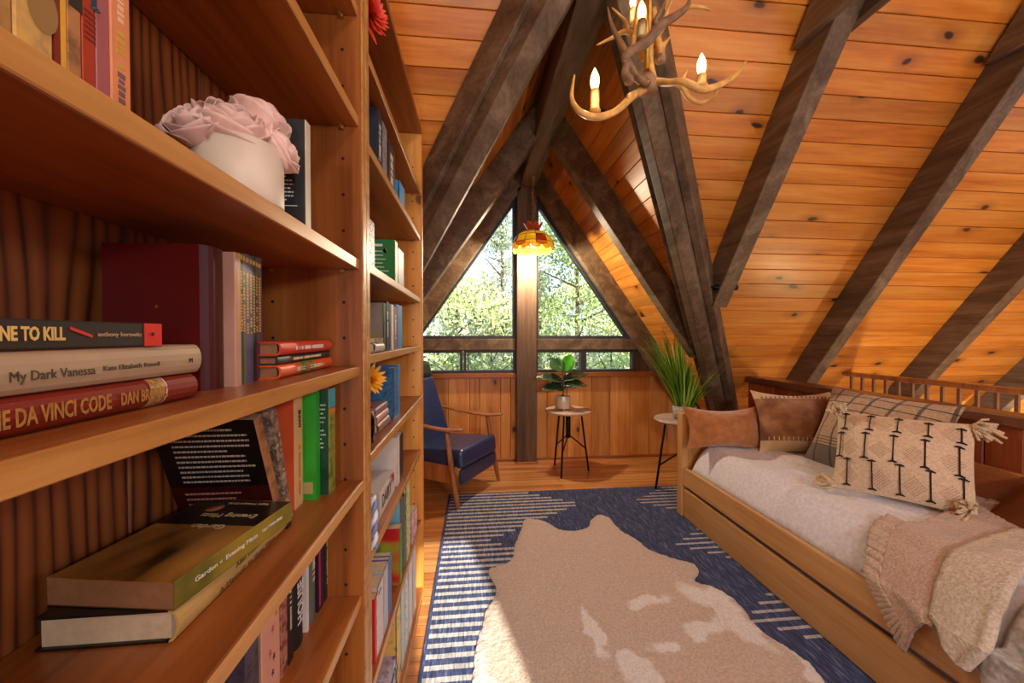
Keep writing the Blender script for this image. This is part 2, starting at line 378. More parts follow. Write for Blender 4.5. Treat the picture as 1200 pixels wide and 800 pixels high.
# gable roof, both sides (boards along y)
zg = lambda x: ZP - A * abs(x - XR)
for sgn in (1, -1):
    b = MB(); n = V((-sgn * A, 0, -1)).normalized(); d = 0
    while d < 2.12:
        d1 = d + BW
        a0, a1 = (XR + sgn * d1, YV + d1, ZP - A * d1), (XR + sgn * d1, YW + .5, ZP - A * d1)
        c0, c1 = (XR + sgn * d, YV + d, ZP - A * d), (XR + sgn * d, YW + .5, ZP - A * d)
        if YV + d1 < YW + .45: board(b, a0, a1, c0, c1, n)
        d = d1
    struct(b.build('ceiling', M['pine_y']))
    e3 = V((sgn * A, 0, 1)).normalized() * .03
    b = MB(); D = 2.15
    b.prism([V((XR, YV, ZP)) + e3, V((XR, YW + .5, ZP)) + e3, V((XR + sgn * D, YW + .5, ZP - A * D)) + e3, V((XR + sgn * D, YV + D, ZP - A * D)) + e3], e3 * .5)
    struct(b.build('ceiling', M['dark']))
# end walls
b = MB(); b.prism([(-2.3, -4.0, 0), (-2.3, 3.6, 0), (-2.3, 3.6, .1), (-2.3, YD, ZD + .1), (-2.3, -4.0, .1)], (-.08, 0, 0)); struct(b.build('wall_left', M['wains']))

b = MB(); b.prism([(5.95, -3.7, -2.4), (5.95, 5.0, -2.4), (5.95, 2.55, 1.3), (5.95, -3.1, 1.3)], (.08, 0, 0)); struct(b.build('wall_right', M['wains']))  # lower gable end, added out of view to dim the low ceiling boards
# window wall: wainscot, sill, transom, post, frames
b = MB(); x = -1.45; rr = random.Random(3)
while x < 2.4:
    w = rr.choice((.095, .12, .165, .19, .2)); x1 = min(x + w, 2.45)
    board(b, (x, YW, 0), (x, YW, .805), (x1, YW, 0), (x1, YW, .805), (0, -1, 0), ch=.004)
    x = x1
struct(b.build('wall_back', M['wains']))
b = MB(); b.box(-1.5, YW + .02, -.1, 2.5, YW + .12, .86); struct(b.build('wall_back', M['dark']))
b = MB(); b.box(-1.45, YW - .018, 0, 2.45, YW + .001, .022); struct(b.build('baseboard_back', M['trimwood'], bevel=.004))
b = MB(); b.box(-.66, YW - .045, .800, XR - .09, YW + .06, .845); struct(b.build('trim_1', M['trimwood'], bevel=.005))
b = MB(); b.box(XR + .085, YW - .045, .800, 1.95, YW + .06, .845); struct(b.build('trim_2', M['trimwood'], bevel=.005))
PX0, PX1 = .385, .572
b = MB(); b.box(PX0, YW - .1, 0, PX1, YW + .06, 2.575); post = struct(b.build('trim_3', M['beam_z'], bevel=.006))
b = MB(); b.box(PX0 - .012, YW - .112, 0, PX1 + .012, YW - .099, .018); struct(b.build('trim_4', M['trimwood'], bevel=.003))
for i, (xa, xb) in enumerate(((-.72, PX0), (PX1, 1.62))):
    b = MB(); b.box(xa, YW - .03, 1.062, xb, YW + .06, 1.168); struct(b.build('trim_%d' % (5 + i), M['beam'], bevel=.005))
fr = .03
def poly_window(name, pts, frame=fr):
    """pts: outline in x, z (counter-clockwise); frame with a thin glass pane"""
    w = bpy.data.objects.new(name, None); COL.objects.link(w); w.location = (0, YW, 0); struct(w)
    c = V((sum(p[0] for p in pts) / len(pts), sum(p[1] for p in pts) / len(pts)))
    n = len(pts); inner = []
    for i in range(n):
        p0, p1, p2 = V(pts[i - 1]), V(pts[i]), V(pts[(i + 1) % n])
        d1, d2 = (p1 - p0).normalized(), (p2 - p1).normalized()
        n1, n2 = V((-d1.y, d1.x)), V((-d2.y, d2.x))
        inner.append(p1 + (n1 + n2) * (frame / (1 + n1.dot(n2))))
    m = MB()
    for i in range(n):
        j = (i + 1) % n
        m.hexa([(pts[i][0], -.02, pts[i][1]), (pts[j][0], -.02, pts[j][1]), (inner[j].x, -.02, inner[j].y), (inner[i].x, -.02, inner[i].y)],
               [(pts[i][0], .05, pts[i][1]), (pts[j][0], .05, pts[j][1]), (inner[j].x, .05, inner[j].y), (inner[i].x, .05, inner[i].y)])
    m.build('window_frame', M['grey_frame'], w)
    g = MB(); g.prism([(p.x, .012, p.y) for p in inner], (0, .005, 0)); g.build('pane', M['glass'], w)
    return w
zi = lambda x: 2.655 - A * abs(x - .478)
poly_window('window_1', [((2.655 - 1.168) / -A + .478, 1.168), (PX0, 1.168), (PX0, zi(PX0))])
poly_window('window_2', [(PX1, 1.168), ((2.655 - 1.168) / A + .478, 1.168), (PX1, zi(PX1))])
for i, (xa, xb) in enumerate(((-.62, -.118), (-.112, PX0), (PX1, 1.042), (1.046, 1.56))):
    poly_window('window_%d' % (3 + i), [(xa, .845), (xb, .845), (xb, 1.062), (xa, 1.062)], .026)

for x0_, x1_, z1_ in ((1.56, 1.92, 1.37), (-.62, -.96, 1.33)):
    b = MB(); b.prism([(x0_, YW + .001, .85), (x1_, YW + .001, .85), (x0_, YW + .001, z1_)], (0, .04, 0)); struct(b.build('wall_back', M['beam_z']))
# ------------------------------------------------------------------ beams
RD = .165                     # rafter depth square to the roof
def gable_rafter(sgn, y0, y1, name='rafter', drop=RD):
    n = V((-sgn * A, 0, -1)).normalized(); t = V((sgn, 0, -A)).normalized()
    p0 = V((XR, 0, ZP)); L_ = (y0 - YV + .04) * math.hypot(1, A)
    m = MB()
    a = p0; c = p0 + t * L_
    e0 = a + n * drop / 1 - t * 0; e1 = c + n * drop
    # cut the lower side at the ridge's middle plane
    k = (XR - e0.x) / t.x; e0 = e0 + t * k
    m.hexa([(a.x, y0, a.z), (c.x, y0, c.z), (e1.x, y0, e1.z), (e0.x, y0, e0.z)], [(a.x, y1, a.z), (c.x, y1, c.z), (e1.x, y1, e1.z), (e0.x, y1, e0.z)])
    return struct(m.build(name, M['beam'], bevel=.004))
for s_ in (1, -1):
    gable_rafter(s_, YW - .1, YW + .02)
    gable_rafter(s_, 2.60, 2.70)
b = MB(); b.box(XR - .068, YV + .02, 2.575, XR + .075, YW - .02, 2.80); struct(b.build('ridge_beam', M['beam'], bevel=.006))
# valley beams: two timbers meeting in a shallow ridge, a narrower board on each side
for s_ in (1, -1):
    v = V((s_, 1, -A)).normalized(); w = V((s_, -1, 0)).normalized(); n = v.cross(w)
    if n.z > 0: n = -n
    sh = V((0, 0, 0)) if s_ > 0 else V((-.03, 0, 0))
    p0 = V((XR, YV, ZP)) - v * .1 + sh; ext = v * 4.1
    for q in (1, -1):
        c_, l_ = ((.053, .102) if s_ > 0 else ((.078, .108) if q > 0 else (.04, .07)))
        m = MB(); m.prism([p0 - n * .03, p0 - n * .03 + w * q * c_, p0 + n * .185 + w * q * c_, p0 + n * .215], ext); struct(m.build('valley_beam', M['beam'], bevel=.004))
        m = MB(); m.prism([p0 - n * .03 + w * q * (c_ + .002), p0 - n * .03 + w * q * l_, p0 + n * .12 + w * q * l_, p0 + n * .12 + w * q * (c_ + .002)], ext); struct(m.build('valley_beam', M['beam'], bevel=.004))
# rafters of the main roof
def main_rafter(x0, x1, ytop, ybot, flat=True):
    t = V((0, 1, -A)).normalized(); n = nm
    m = MB()
    a = V((0, ytop, zmain(ytop))); c = V((0, ybot, zmain(ybot)))
    m.hexa([(x0, a.y, a.z), (x1, a.y, a.z), (x1, a.y + n.y * RD, a.z + n.z * RD), (x0, a.y + n.y * RD, a.z + n.z * RD)],
           [(x0, c.y, c.z), (x1, c.y, c.z), (x1, c.y + n.y * RD, c.z + n.z * RD), (x0, c.y + n.y * RD, c.z + n.z * RD)])
    return struct(m.build('rafter', M['beam'], bevel=.005))
main_rafter(1.505, 1.605, YD, 2.40); main_rafter(2.528, 2.625, YD, 5); main_rafter(3.555, 3.65, YD, 5); main_rafter(4.58, 4.68, YD, 5)
main_rafter(-.645, -.545, YD, 2.2)
b = MB()
for dx, q in ((-.012, 0), (.105, 0)):
    b.tube([(1.505 + dx, 2.21, 1.50), (1.505 + dx + .02, 2.21, 1.50)], .02, 6)
b.tube([(1.46, 2.2, 1.5), (1.63, 2.2, 1.5)], .008, 8)
struct(b.build('beam_bolt', M['black_metal']))
for xa in (1.463, 1.605, 2.485, 2.625, 3.51, 3.65):
    yb = YV + (ZP - 2.53) / A - .03
    m = MB(); m.prism([(xa, -1.9, 2.53), (xa, yb, 2.53), (xa, yb - .2 / A, 2.73), (xa, -1.75, 2.73)], (.042, 0, 0)); struct(m.build('collar_tie', M['beam'], bevel=.004))

# half wall with cap, stair railing beyond
b = MB(); y = .2
while y < 2.78:
    w = rr.choice((.09, .12, .15)); y1 = min(y + w, 2.8)
    board(b, (HW, y, 0), (HW, y, .83), (HW, y1, 0), (HW, y1, .83), (-1, 0, 0), ch=.004); y = y1
struct(b.build('wall_right', wood('half wall boards', srgb(120, 54, 24), srgb(158, 80, 38), srgb(180, 102, 52), axis='z', rough=.36, vary=.2, coat=.3, scale=8)))
b = MB(); b.box(HW + .02, .2, -.1, HW + .09, 2.8, .83); struct(b.build('wall_right', M['wains']))
b = MB(); b.box(HW - .02, .2, .83, HW + .11, 2.8, .876); struct(b.build('trim_7', wood('dark cap rail', srgb(84, 46, 26), srgb(122, 74, 44), srgb(150, 98, 60), axis='y', rough=.35, coat=.3), bevel=.005))
M['baluster'] = plain('brown metal baluster', srgb(120, 84, 62), .4)
rl = thing('stair_railing', 'dark handrail with thin balusters over the stairwell beyond the half wall', 'railing', (3.05, 2.2, 0))
b = MB(); b.box(-.03, -1.5, .868, .03, .62, .902); b.build('handrail', M['walnut'], rl, bevel=.006)
b = MB(); b.box(-.025, -1.5, .02, .025, 1.1, .06); b.build('bottom_rail', M['walnut'], rl, bevel=.004)
for k in range(22):
    yy = .57 - k * .0855
    b = MB(); b.box(-.008, yy - .008, .06, .008, yy + .008, .87); b.build('baluster', M['baluster'], rl)
b = MB(); b.box(2.98, .2, -.12, 3.12, 3.4, .02); struct(b.build('trim_8', M['trimwood'], bevel=.004))

# ------------------------------------------------------------------ bookcases
XF, XB = -.235, -.462         # front and back of the bookcases
def bookcase(label, y0, y1, zs, flush, side_mats, top, pins=True):
    root = thing('bookcase', label, 'bookcase', ((XF + XB) / 2, (y0 + y1) / 2, 0))
    ox, oy = (XF + XB) / 2, (y0 + y1) / 2
    T = .025
    def B(*a): return MB().box(a[0] - ox, a[1] - oy, a[2], a[3] - ox, a[4] - oy, a[5])
    for i, ya in enumerate((y0, y1 - T)):
        m = B(XB, ya, 0, XF - .004, ya + T, top)
        m.box(XF - .004 - ox, ya - oy + .001, 0, XF - ox, ya + T - oy - .001, top, 1)
        yy = (ya + T - oy + .0004) if i == 0 else (ya - oy - .0004)
        z = .22
        while z < top - .1:
            for xx in (XF - .04, XB + .045):
                q = [(xx - ox + .0034 * math.cos(a * PI / 4), yy, z + .0034 * math.sin(a * PI / 4)) for a in range(8)]
                m.add(q, [tuple(range(8)) if i else tuple(range(7, -1, -1))], 2)
            z += .075
        m.build('side_panel', [side_mats[i], M['shelf_edge'] if i == 0 or side_mats[i] is not M['pine_panel'] else M['pine_panel'], M['hole']], root, bevel=.0012, seg=1)
    m = MB(); yy = y0 + T - oy
    while yy < y1 - T - oy - .01:
        w = .142; ye = min(yy + w, y1 - T - oy)
        board(m, (XB - ox + .012, yy, .02), (XB - ox + .012, yy, top - .01), (XB - ox + .012, ye, .02), (XB - ox + .012, ye, top - .01), (1, 0, 0), ch=.002, gap=.0008); yy = ye
    m.box(XB - ox - .004, y0 + .004 - oy, .02, XB - ox + .003, y1 - .004 - oy, top - .01, 1)
    m.build('back_panel', [M['back_ply'], M['hole']], root)
    for z, fl in zip(zs, flush):
        xf = XF - .001 if fl else XF - .008
        m = B(XB + .013, y0 + T + .0006, z - .021, xf - .003, y1 - T - .0006, z)
        m.box(xf - .003 - ox, y0 + T + .0006 - oy, z - .021, xf - ox, y1 - T - .0006 - oy, z, 1)
        m.build('shelf', [M['shelf'], M['shelf_edge']], root, bevel=.0012, seg=1)
        if not fl and pins:
            for ya, d in ((y0 + T, 1), (y1 - T, -1)):
                for xx in (XF - .04, XB + .045):
                    q = MB(); q.tube([(xx - ox, ya - oy, z - .0255), (xx - ox, ya - oy + d * .012, z - .0255)], .0042, 8); q.build('shelf_pin', M['brass'], root)
    if top > 2.05 and zs[0] < top:
        m = B(XB, y0 + T, top - .021, XF, y1 - T, top); m.build('top_board', M['shelf'], root, bevel=.0012, seg=1)
    m = B(XB + .03, y0 + T, 0, XF - .006, y1 - T, .044); m.build('plinth', M['shelf'], root)
    return root
Z_A, Z_B, Z_C, Z_D = 1.36, 1.135, .893, .645
bookcase('brown bookcase nearest the viewer, holding the pink roses and the dark thriller stack', -.06, .847,
         [1.886, 1.658, Z_A, Z_B, Z_C, Z_D, .36, .065], [0, 0, 0, 0, 1, 0, 0, 1], (M['panel_z'], M['panel_z']), 2.113)
Z2 = [1.849, 1.642, 1.367, 1.155, .93, .69, .372, .065]
bookcase('farther bookcase with pale pine end panel, standing beside the black leather armchair', .848, 1.735,
         Z2, [0, 0, 0, 0, 1, 0, 0, 1], (M['panel_z'], M['pine_panel']), 2.113)

# ------------------------------------------------------------------ books
def book(label, x, y, z, t, h, d, cover, spine=None, kind='soft', flat=False, rot=(0, 0, 0), pages=None, group=None, front=None, cat='book', rnd=None):
    """upright: spine at x faces +x, thickness along +y from y, height up from z.
       flat: spine at x faces +x, near end at y, lying on z."""
    if flat: loc, r = (x, y + h, z), (PI / 2, 0, rot[2])
    else: loc, r = (x, y, z), rot
    if not any(k in label for k in ('book', 'hardback', 'paperback', 'volume', 'magazine', 'pamphlet', 'cover')): label = label.replace('spine', 'book spine', 1)
    o = thing('book', label, cat, loc, r, group)
    hard = kind == 'hard'; c = .0026 if hard else .0009
    rd = (rnd if rnd is not None else .35) * t if hard else .06 * t
    # cover: back board (y=0), spine arc, front board (y=t)
    arc = [(-rd * (1 - math.sin(PI * k / 8)) , t * (1 - math.cos(PI * k / 8)) / 2) for k in range(9)] if hard else [(-.0008, 0), (0, t * .06), (0, t * .94), (-.0008, t)]
    hinge = .006 if hard else .001
    m = MB()
    m.box(-d, 0, 0, -rd, c, h, 0); m.box(-d, t - c, 0, -rd, t, h, 2 if front else 0)
    n = len(arc); mi = 1 if spine else 0
    vs = [(px, py, zz) for zz in (0, h) for px, py in arc] + [(px - c, max(c, min(t - c, py)), zz) for zz in (0, h) for px, py in arc]
    fs = []
    for k in range(n - 1):
        fs += [(k, k + 1, n + k + 1, n + k), (2 * n + k + 1, 2 * n + k, 3 * n + k, 3 * n + k + 1), (k + 1, k, 2 * n + k, 2 * n + k + 1), (n + k, n + k + 1, 3 * n + k + 1, 3 * n + k)]
    m.add(vs, fs, mi, False)
    mats = [cover, spine or cover, front or cover]
    cv_ = m.build('cover', mats, o)
    g = .003 if hard else .0003
    p = MB(); p.box(-d + g, c + .0001, g, -rd - c * .5 if not hard else -rd + .0005, t - c - .0001, h - g); p.build('pages', pages or M['paper'], o)
    SUB[o.name] = cv_; o['_t'] = t; o['_h'] = h; o['_d'] = d
    return o
def spine_text(o, s, size, mat, start=.02, off=.5, squeeze=1, bold=0, flip=False, width=None):
    t, h = o['_t'], o['_h']
    if flip: return text(s, size, mat, o, (.0004, t * off, start), (0, 0, 1), (0, -1, 0), squeeze=squeeze, bold=bold)
    return text(s, size, mat, o, (.0004, t * off, h - start), (0, 0, -1), (0, 1, 0), squeeze=squeeze, bold=bold, width=width)
def print_lines(o, mat, x0, x1, z0, z1, n, yy, seed=1, hgt=.35, name='printed_lines', fill=.8):
    """rows of small unreadable print on a cover facing -y"""
    rn = random.Random(seed); m = MB(); st = (z1 - z0) / n
    for i in range(n):
        zz = z0 + st * i; x = x0; e = x0 + (x1 - x0) * (rn.uniform(.6, 1) if rn.random() < .3 else fill + rn.uniform(0, 1 - fill))
        while x < e:
            w = rn.uniform(.002, .006); m.box(x, yy - .0002, zz, min(x + w, e), yy, zz + st * hgt); x += w + .0012
    return m.build(name, mat, o)
def spine_marks(o, mat, z0, z1, w=.35, seed=1, xx=.0003, off=.5):
    """small unreadable lettering down a spine"""
    rn = random.Random(seed); t = o['_t']; m = MB(); z = z1
    while z > z0:
        l = rn.uniform(.002, .004); ww = t * w * rn.uniform(.7, 1)
        m.box(0, t * off - ww / 2, z - l, xx, t * off + ww / 2, z); z -= l + .0013
        if rn.random() < .14: z -= .005
    return m.build('lettering', mat, o)
cream, gold = paint(236, 220, 180), plain('gold lettering', srgb(214, 168, 70), .4, .2)
white, ink = paint(236, 232, 222), paint(34, 30, 28)
# top shelf: eight upright books, only their feet in view
Yx = lambda px, X: X / math.tan(math.atan((px - 600) / F_PX) + yaw)
xs = -.25
top8 = [(-14, 23, (150, 108, 62), (188, 140, 70), 'brown patterned spine, leftmost book above the top shelf edge', 'soft'),
        (23, 70, (222, 174, 92), (176, 142, 84), 'broad cream yellow spine with a faint oval figure', 'soft'),
        (70, 78, (122, 40, 22), None, 'narrow dark red spine between two yellow ones', 'soft'),
        (78, 85, (226, 166, 52), None, 'narrow bright yellow spine beside a tan lettered one', 'soft'),
        (85, 102, (178, 122, 74), (60, 40, 34), 'tan spine with slanted white script and a black block', 'soft'),
        (102, 118, (168, 52, 26), None, 'red spine with thin bands and a navy blot', 'soft'),
        (118, 135, (164, 88, 90), None, 'plain mauve spine on the top shelf', 'soft'),
        (135, 159, (222, 140, 92), None, 'salmon pink spine with gold script, last before the roses', 'soft')]
for i, (a, c_, col, col2, lab, kd) in enumerate(top8):
    ya, yb = Yx(a, xs), Yx(c_, xs)
    sp = picture('spine print %s' % lab[:12], [srgb(*col), srgb(*col), srgb(*(col2 or col)), srgb(*col)], 40) if col2 else None
    o = book(lab, xs, ya + .0003, Z_A, yb - ya - .0006, .2 + .008 * (i % 3), .14 + .006 * (i % 2), paint(*col), sp, kd, group='books on the top shelf')
    if i == 4: spine_text(o, 'of love', .011, white, .12, .5, bold=.0002); m = MB(); m.box(0, .001, .045, .0003, .009, .08); m.build('spine_block', ink, o)
    if i == 1: m = MB(); m.add([(.0003, .014 + .008 * math.cos(k * PI / 12), .03 + .014 * math.sin(k * PI / 12)) for k in range(24)], [tuple(range(24))]); m.build('oval_figure', paint(150, 116, 66), o)
    if i == 5:
        m = MB()
        for k in range(6): m.box(0, .0015, .032 + k * .0035, .0003, .0085, .0335 + k * .0035)
        m.build('spine_bands', paint(120, 30, 18), o)
        m = MB(); m.box(0, .006, .056, .0004, .0095, .1); m.lathe([(.0, .0), (.003, .001), (.0, .002)], (.0002, .008, .054), 10); m.build('navy_blot', paint(30, 56, 78), o)
    if i == 7: spine_marks(o, gold, .03, .055, .45, 5); spine_marks(o, paint(120, 84, 90), .006, .026, .4, 6); spine_marks(o, paint(238, 190, 150), .06, .12, .35, 8)

# white pot of pink roses
def rose(mb, c, r, up, seed, mi=0):
    """a full rose: cupped petals wrapping a ball, the outer ones rolled back at the lip"""
    rn = random.Random(seed); c = V(c); up = V(up).normalized()
    a = up.orthogonal().normalized(); bb = up.cross(a)
    for layer, (cnt, rad, top, lip) in enumerate(((3, .38, .80, .0), (4, .58, .84, .06), (5, .80, .78, .14), (5, 1.0, .60, .26), (4, 1.08, .34, .34))):
        for k in range(cnt):
            q0 = 2 * PI * (k + layer * .41 + rn.uniform(-.12, .12)) / cnt; wd = 2 * PI / cnt * 1.5; wob = rn.uniform(.93, 1.07); ph = rn.uniform(0, 6); th_ = rn.uniform(-.08, .08)
            def fn(u, v):
                q = q0 + (u - .5) * wd * (.45 + .55 * math.sin(PI * (.12 + .62 * v)))
                e = -1.0 + (1.0 + top + th_) * v - .30 * v * (2 * u - 1) ** 2      # latitude on the ball
                cr = math.cos(min(1.35, max(-1.4, e * 1.05))); rr_ = r * rad * wob * (.30 + .70 * cr) + r * lip * max(0, v - .62) ** 1.3 * 2.2 * (1 + .25 * math.sin(u * 9 + ph))
                zz = r * math.sin(max(-1.4, min(1.4, e * 1.05))) * .95 - r * lip * .5 * max(0, v - .7) + r * .03 * math.sin(u * 8 + ph) * v
                return c + (a * math.cos(q) + bb * math.sin(q)) * rr_ + up * zz
            mb.grid(fn, 9, 9, mi)
petal = plain('pale pink petals', srgb(230, 192, 178), .6, noise=.1, nscale=60, sheen=.2)
fv = thing('flower_arrangement', 'pale pink artificial roses in a round white ceramic pot', 'flowers', (-.292, .501, Z_A))
m = MB(); m.lathe([(.0465, 0), (.048, .003), (.048, .072), (.0455, .072), (.045, .05)], n=40); m.build('pot', M['white_cer'], fv)
for k, (px, py, Y, r, up) in enumerate(((272, 150, .485, .033, (.35, -.45, .8)), (325, 175, .525, .027, (.8, .1, .45)), (232, 146, .465, .025, (-.1, -.7, .6)), (305, 145, .535, .03, (.3, .2, 1)), (206, 152, .50, .02, (-.6, -.5, .4)))):
    p = atY(px, py, Y) - V(fv.location)
    m = MB(); rose(m, p, r, up, k + 3); m.build('rose', petal, fv, solid=.0006)
m = MB(); m.tube([(0, 0, .02), (.0, 0, .064)], .0445, 16); m.build('filler', M['soil'], fv)

dk = book('dark grey book with white print standing behind the pot of roses', -.244, .574, Z_A, .017, .152, .1, paint(44, 46, 48), paint(206, 196, 170), 'soft')
print_lines(dk, white, -.046, -.016, .035, .085, 9, -.0001, 4); m = MB(); m.box(-.046, -.0003, .027, -.012, 0, .028); m.build('printed_rule', white, dk)

# shelf B : stack of three thrillers lying flat
xb = -.288; dgold = plain('worn gold lettering', srgb(176, 122, 54), .5, noise=.25, nscale=300)
o = book('worn red hardback at the bottom of the stack of three thrillers', xb, .186, Z_B, .0262, .235, .155, paint(128, 34, 20), kind='hard', flat=True, rnd=.42)
spine_text(o, 'THE DA VINCI CODE', .0165, dgold, .060, .47, bold=.0004, width=.081); spine_text(o, 'DAN BROWN', .0142, dgold, .149, .47, bold=.0003, width=.046)
m = MB(); m.grid(lambda u, v: (-.011 * (1 - math.sin(PI * (.1 + .8 * v))) + .0006, .0262 * (1 - math.cos(PI * (.1 + .8 * v))) / 2, .043 - .0045 * (v - .3) + .016 * u), 4, 8); m.build('torn_label', plain('torn gold label', srgb(170, 130, 74), .5, noise=.5, nscale=200), o)
m = MB(); m.grid(lambda u, v: (-.011 * (1 - math.sin(PI * (.08 + .84 * v))) + .0009, .0262 * (1 - math.cos(PI * (.08 + .84 * v))) / 2, .0415 - .003 * v + .0012 * u), 1, 8); m.build('white_tear_edge', white, o)
o = book('pale beige hardback with black title in the middle of the thriller stack', xb, .1865, Z_B + .0264, .0292, .24, .155, paint(180, 154, 120), kind='hard', flat=True, rnd=.25)
spine_text(o, 'My Dark Vanessa', .0095, paint(84, 72, 56), .0747, .42, width=.053); spine_text(o, 'Kate Elizabeth Russell', .0056, paint(84, 72, 56), .134, .44, width=.052); spine_text(o, 'M', .007, ink, .222, .45)
o = book('red paperback with yellow title on black spine, topmost of the thriller stack', xb - .001, .127, Z_B + .0558, .0200, .25, .15, paint(206, 34, 26), paint(46, 40, 34), 'soft', flat=True)
spine_text(o, 'ONE TO KILL', .0125, paint(226, 190, 110), .125, .5, bold=.0004, width=.043); spine_text(o, 'anthony horowitz', .0052, paint(200, 160, 120), .191, .5, width=.038)
m = MB(); m.box(0, 0, 0, .0006, .0199, .018); m.build('red_spine_end', paint(214, 44, 32), o)
m = MB(); m.lathe([(0, 0), (.0016, .0002), (.0016, .0006), (0, .0008)], (0, 0, 0), 10).xf(Matrix.Translation((.0008, .0105, .0105)) @ Matrix.Rotation(PI / 2, 4, 'Y')); m.build('publisher_mark', ink, o)
m = MB(); m.bar((.0003, .0145, .0785), (.0003, .0085, .063), (0, .0022, 0), (.0006, 0, 0)); m.build('red_slash', paint(210, 60, 40), o)
# big red volume
o = book('large plain dark red volume standing behind the thriller stack', -.311, .472, Z_B, .036, .171, .112, paint(92, 12, 10), paint(72, 10, 12), 'hard', rnd=.25)
m = MB(); m.box(-.0555, -.0003, .0965, -.0552, 0, .1005); m.box(-.0573, -.0003, .0983, -.0534, 0, .0987); m.build('gilt_star', gold, o)
# thin numbered volumes
thin = [('thin cream spine beside the big red volume', (196, 150, 130)), ('thin dark green spine, second of the slim volumes', (40, 58, 48)), ('thin olive green spine among the slim volumes', (92, 112, 70)),
        ('thin purple spine among the slim volumes', (104, 78, 124)), ('thin slate blue spine next to the purple slim volume', (78, 84, 96)), ('thin black spine among the slim volumes', (36, 32, 34)),
        ('thin maroon spine with gold lettering among the slim volumes', (104, 48, 44)), ('thin dark violet spine, last slim volume before the red paperbacks', (70, 54, 92))]
ys_ = [.5099, .5232, .5318, .5408, .5539, .5637, .5759, .5844, .6022]
for i, (lab, col) in enumerate(thin):
    yy = ys_[i]; t = min(ys_[i + 1] - yy, .0135)
    o = book(lab, -.304 - .002 * i, yy, Z_B, t - .0005, .171 + .001 * (i % 2) + .0012 * i, .12, paint(*col, rough=.35), group='slim volumes'); spine_marks(o, gold, .07, .15, .4, i + 20)
    m = MB(); m.box(0, t * .25, .165, .0004, t * .7, .171); m.build('spine_emblem', gold, o)
# three small hardbacks lying by the divider
for lab, dz, t, x, col, c2, h in (('orange hardback with a green badge on its spine, bottom of the small pile', 0, .0205, -.296, (226, 92, 34), None, .226),
                              ('thin black hardback in the middle of the small pile', .0206, .0138, -.3, (44, 38, 34), None, .222), ('red orange hardback on top of the small pile', .0346, .021, -.295, (214, 68, 44), None, .22)):
    o = book(lab, x, .589, Z_B + dz, t, h, .13, paint(*col), None, 'hard', flat=True, rot=(0, 0, .035), pages=M['paper_brown'], rnd=.4)
    spine_marks(o, cream if t < .0207 else white, .05, .17, .35, int(t * 1e4))
    if dz == 0:
        m = MB(); m.grid(lambda u, v: (-.0082 * (1 - math.sin(PI * (.1 + .8 * v))) + .0005, .0205 * (1 - math.cos(PI * (.1 + .8 * v))) / 2, .1 + .05 * u), 1, 6); m.build('green_badge', paint(40, 150, 60), o)
        m = MB(); m.grid(lambda u, v: (-.0082 * (1 - math.sin(PI * (.2 + .6 * v))) + .0009, .0205 * (1 - math.cos(PI * (.2 + .6 * v))) / 2, .118 + .016 * u), 1, 6); m.build('badge_figure', paint(214, 90, 80), o)

# shelf C : two books lying flat
o = book('black hardback with a pale gold spine, lower of the two lying books', -.296, .402, Z_C, .0335, .232, .129, paint(26, 22, 20, rough=.3), paint(196, 162, 96), 'hard', flat=True, pages=M['paper'], rnd=.28)
spine_text(o, 'Alias London', .0095, paint(96, 80, 46), .09, .64, width=.06); spine_text(o, 'A Memoir in Slow Time', .0082, paint(96, 80, 46), .06, .28, width=.12); spine_text(o, 'G', .012, ink, .216, .5)
m = MB()
m.box(-.0101, .0003, -.0002, -.0008, .0331, .0105); m.build('black_spine_edge', paint(26, 22, 20, rough=.3), o)
land = picture('misty hillside cover', [srgb(70, 44, 16), srgb(150, 100, 40), srgb(182, 128, 56), srgb(110, 74, 30)], 14, .3, (1, 1, .5))
o = book('paperback with a brown misty landscape cover, upper of the two lying books', -.270, .397, Z_C + .034, .0285, .182, .136, paint(86, 58, 24, rough=.35), picture('green gold spine', [srgb(60, 76, 26), srgb(150, 128, 40), srgb(60, 48, 26)], 9, .35), 'soft', flat=True, rot=(0, 0, -.15), front=land, pages=M['paper_brown'])
spine_text(o, 'Garden', .0075, white, .022, .55, width=.028); spine_text(o, 'of', .004, white, .054, .55); spine_text(o, 'Evening Mists', .0075, white, .062, .55, width=.05); spine_text(o, 'TAN TWAN ENG', .0058, white, .12, .55, width=.04)
yt = .0287
m = MB(); m.box(-.135, yt - .0002, .002, -.001, yt, .072); m.build('dark_cover_top', plain('dark cover ink', srgb(34, 26, 16), .3, noise=.4, nscale=25), o)
for s, sz, zz, xx in (('TAN TWAN ENG', .008, .011, -.026), ('Evening Mists', .0145, .047, -.018), ('Garden', .015, .076, -.038)):
    text(s, sz, paint(204, 180, 130), o, (xx, yt + .0003, zz), (-1, 0, 0), (0, 0, 1), name='cover_lettering')
m = MB(); m.lathe([(.011, 0), (.011, .0004), (0, .0004)], (0, 0, 0), 20).xf(Matrix.Translation((-.095, yt, .026)) @ Matrix.Rotation(-PI / 2, 4, 'X')); m.build('round_seal', paint(150, 96, 58), o)
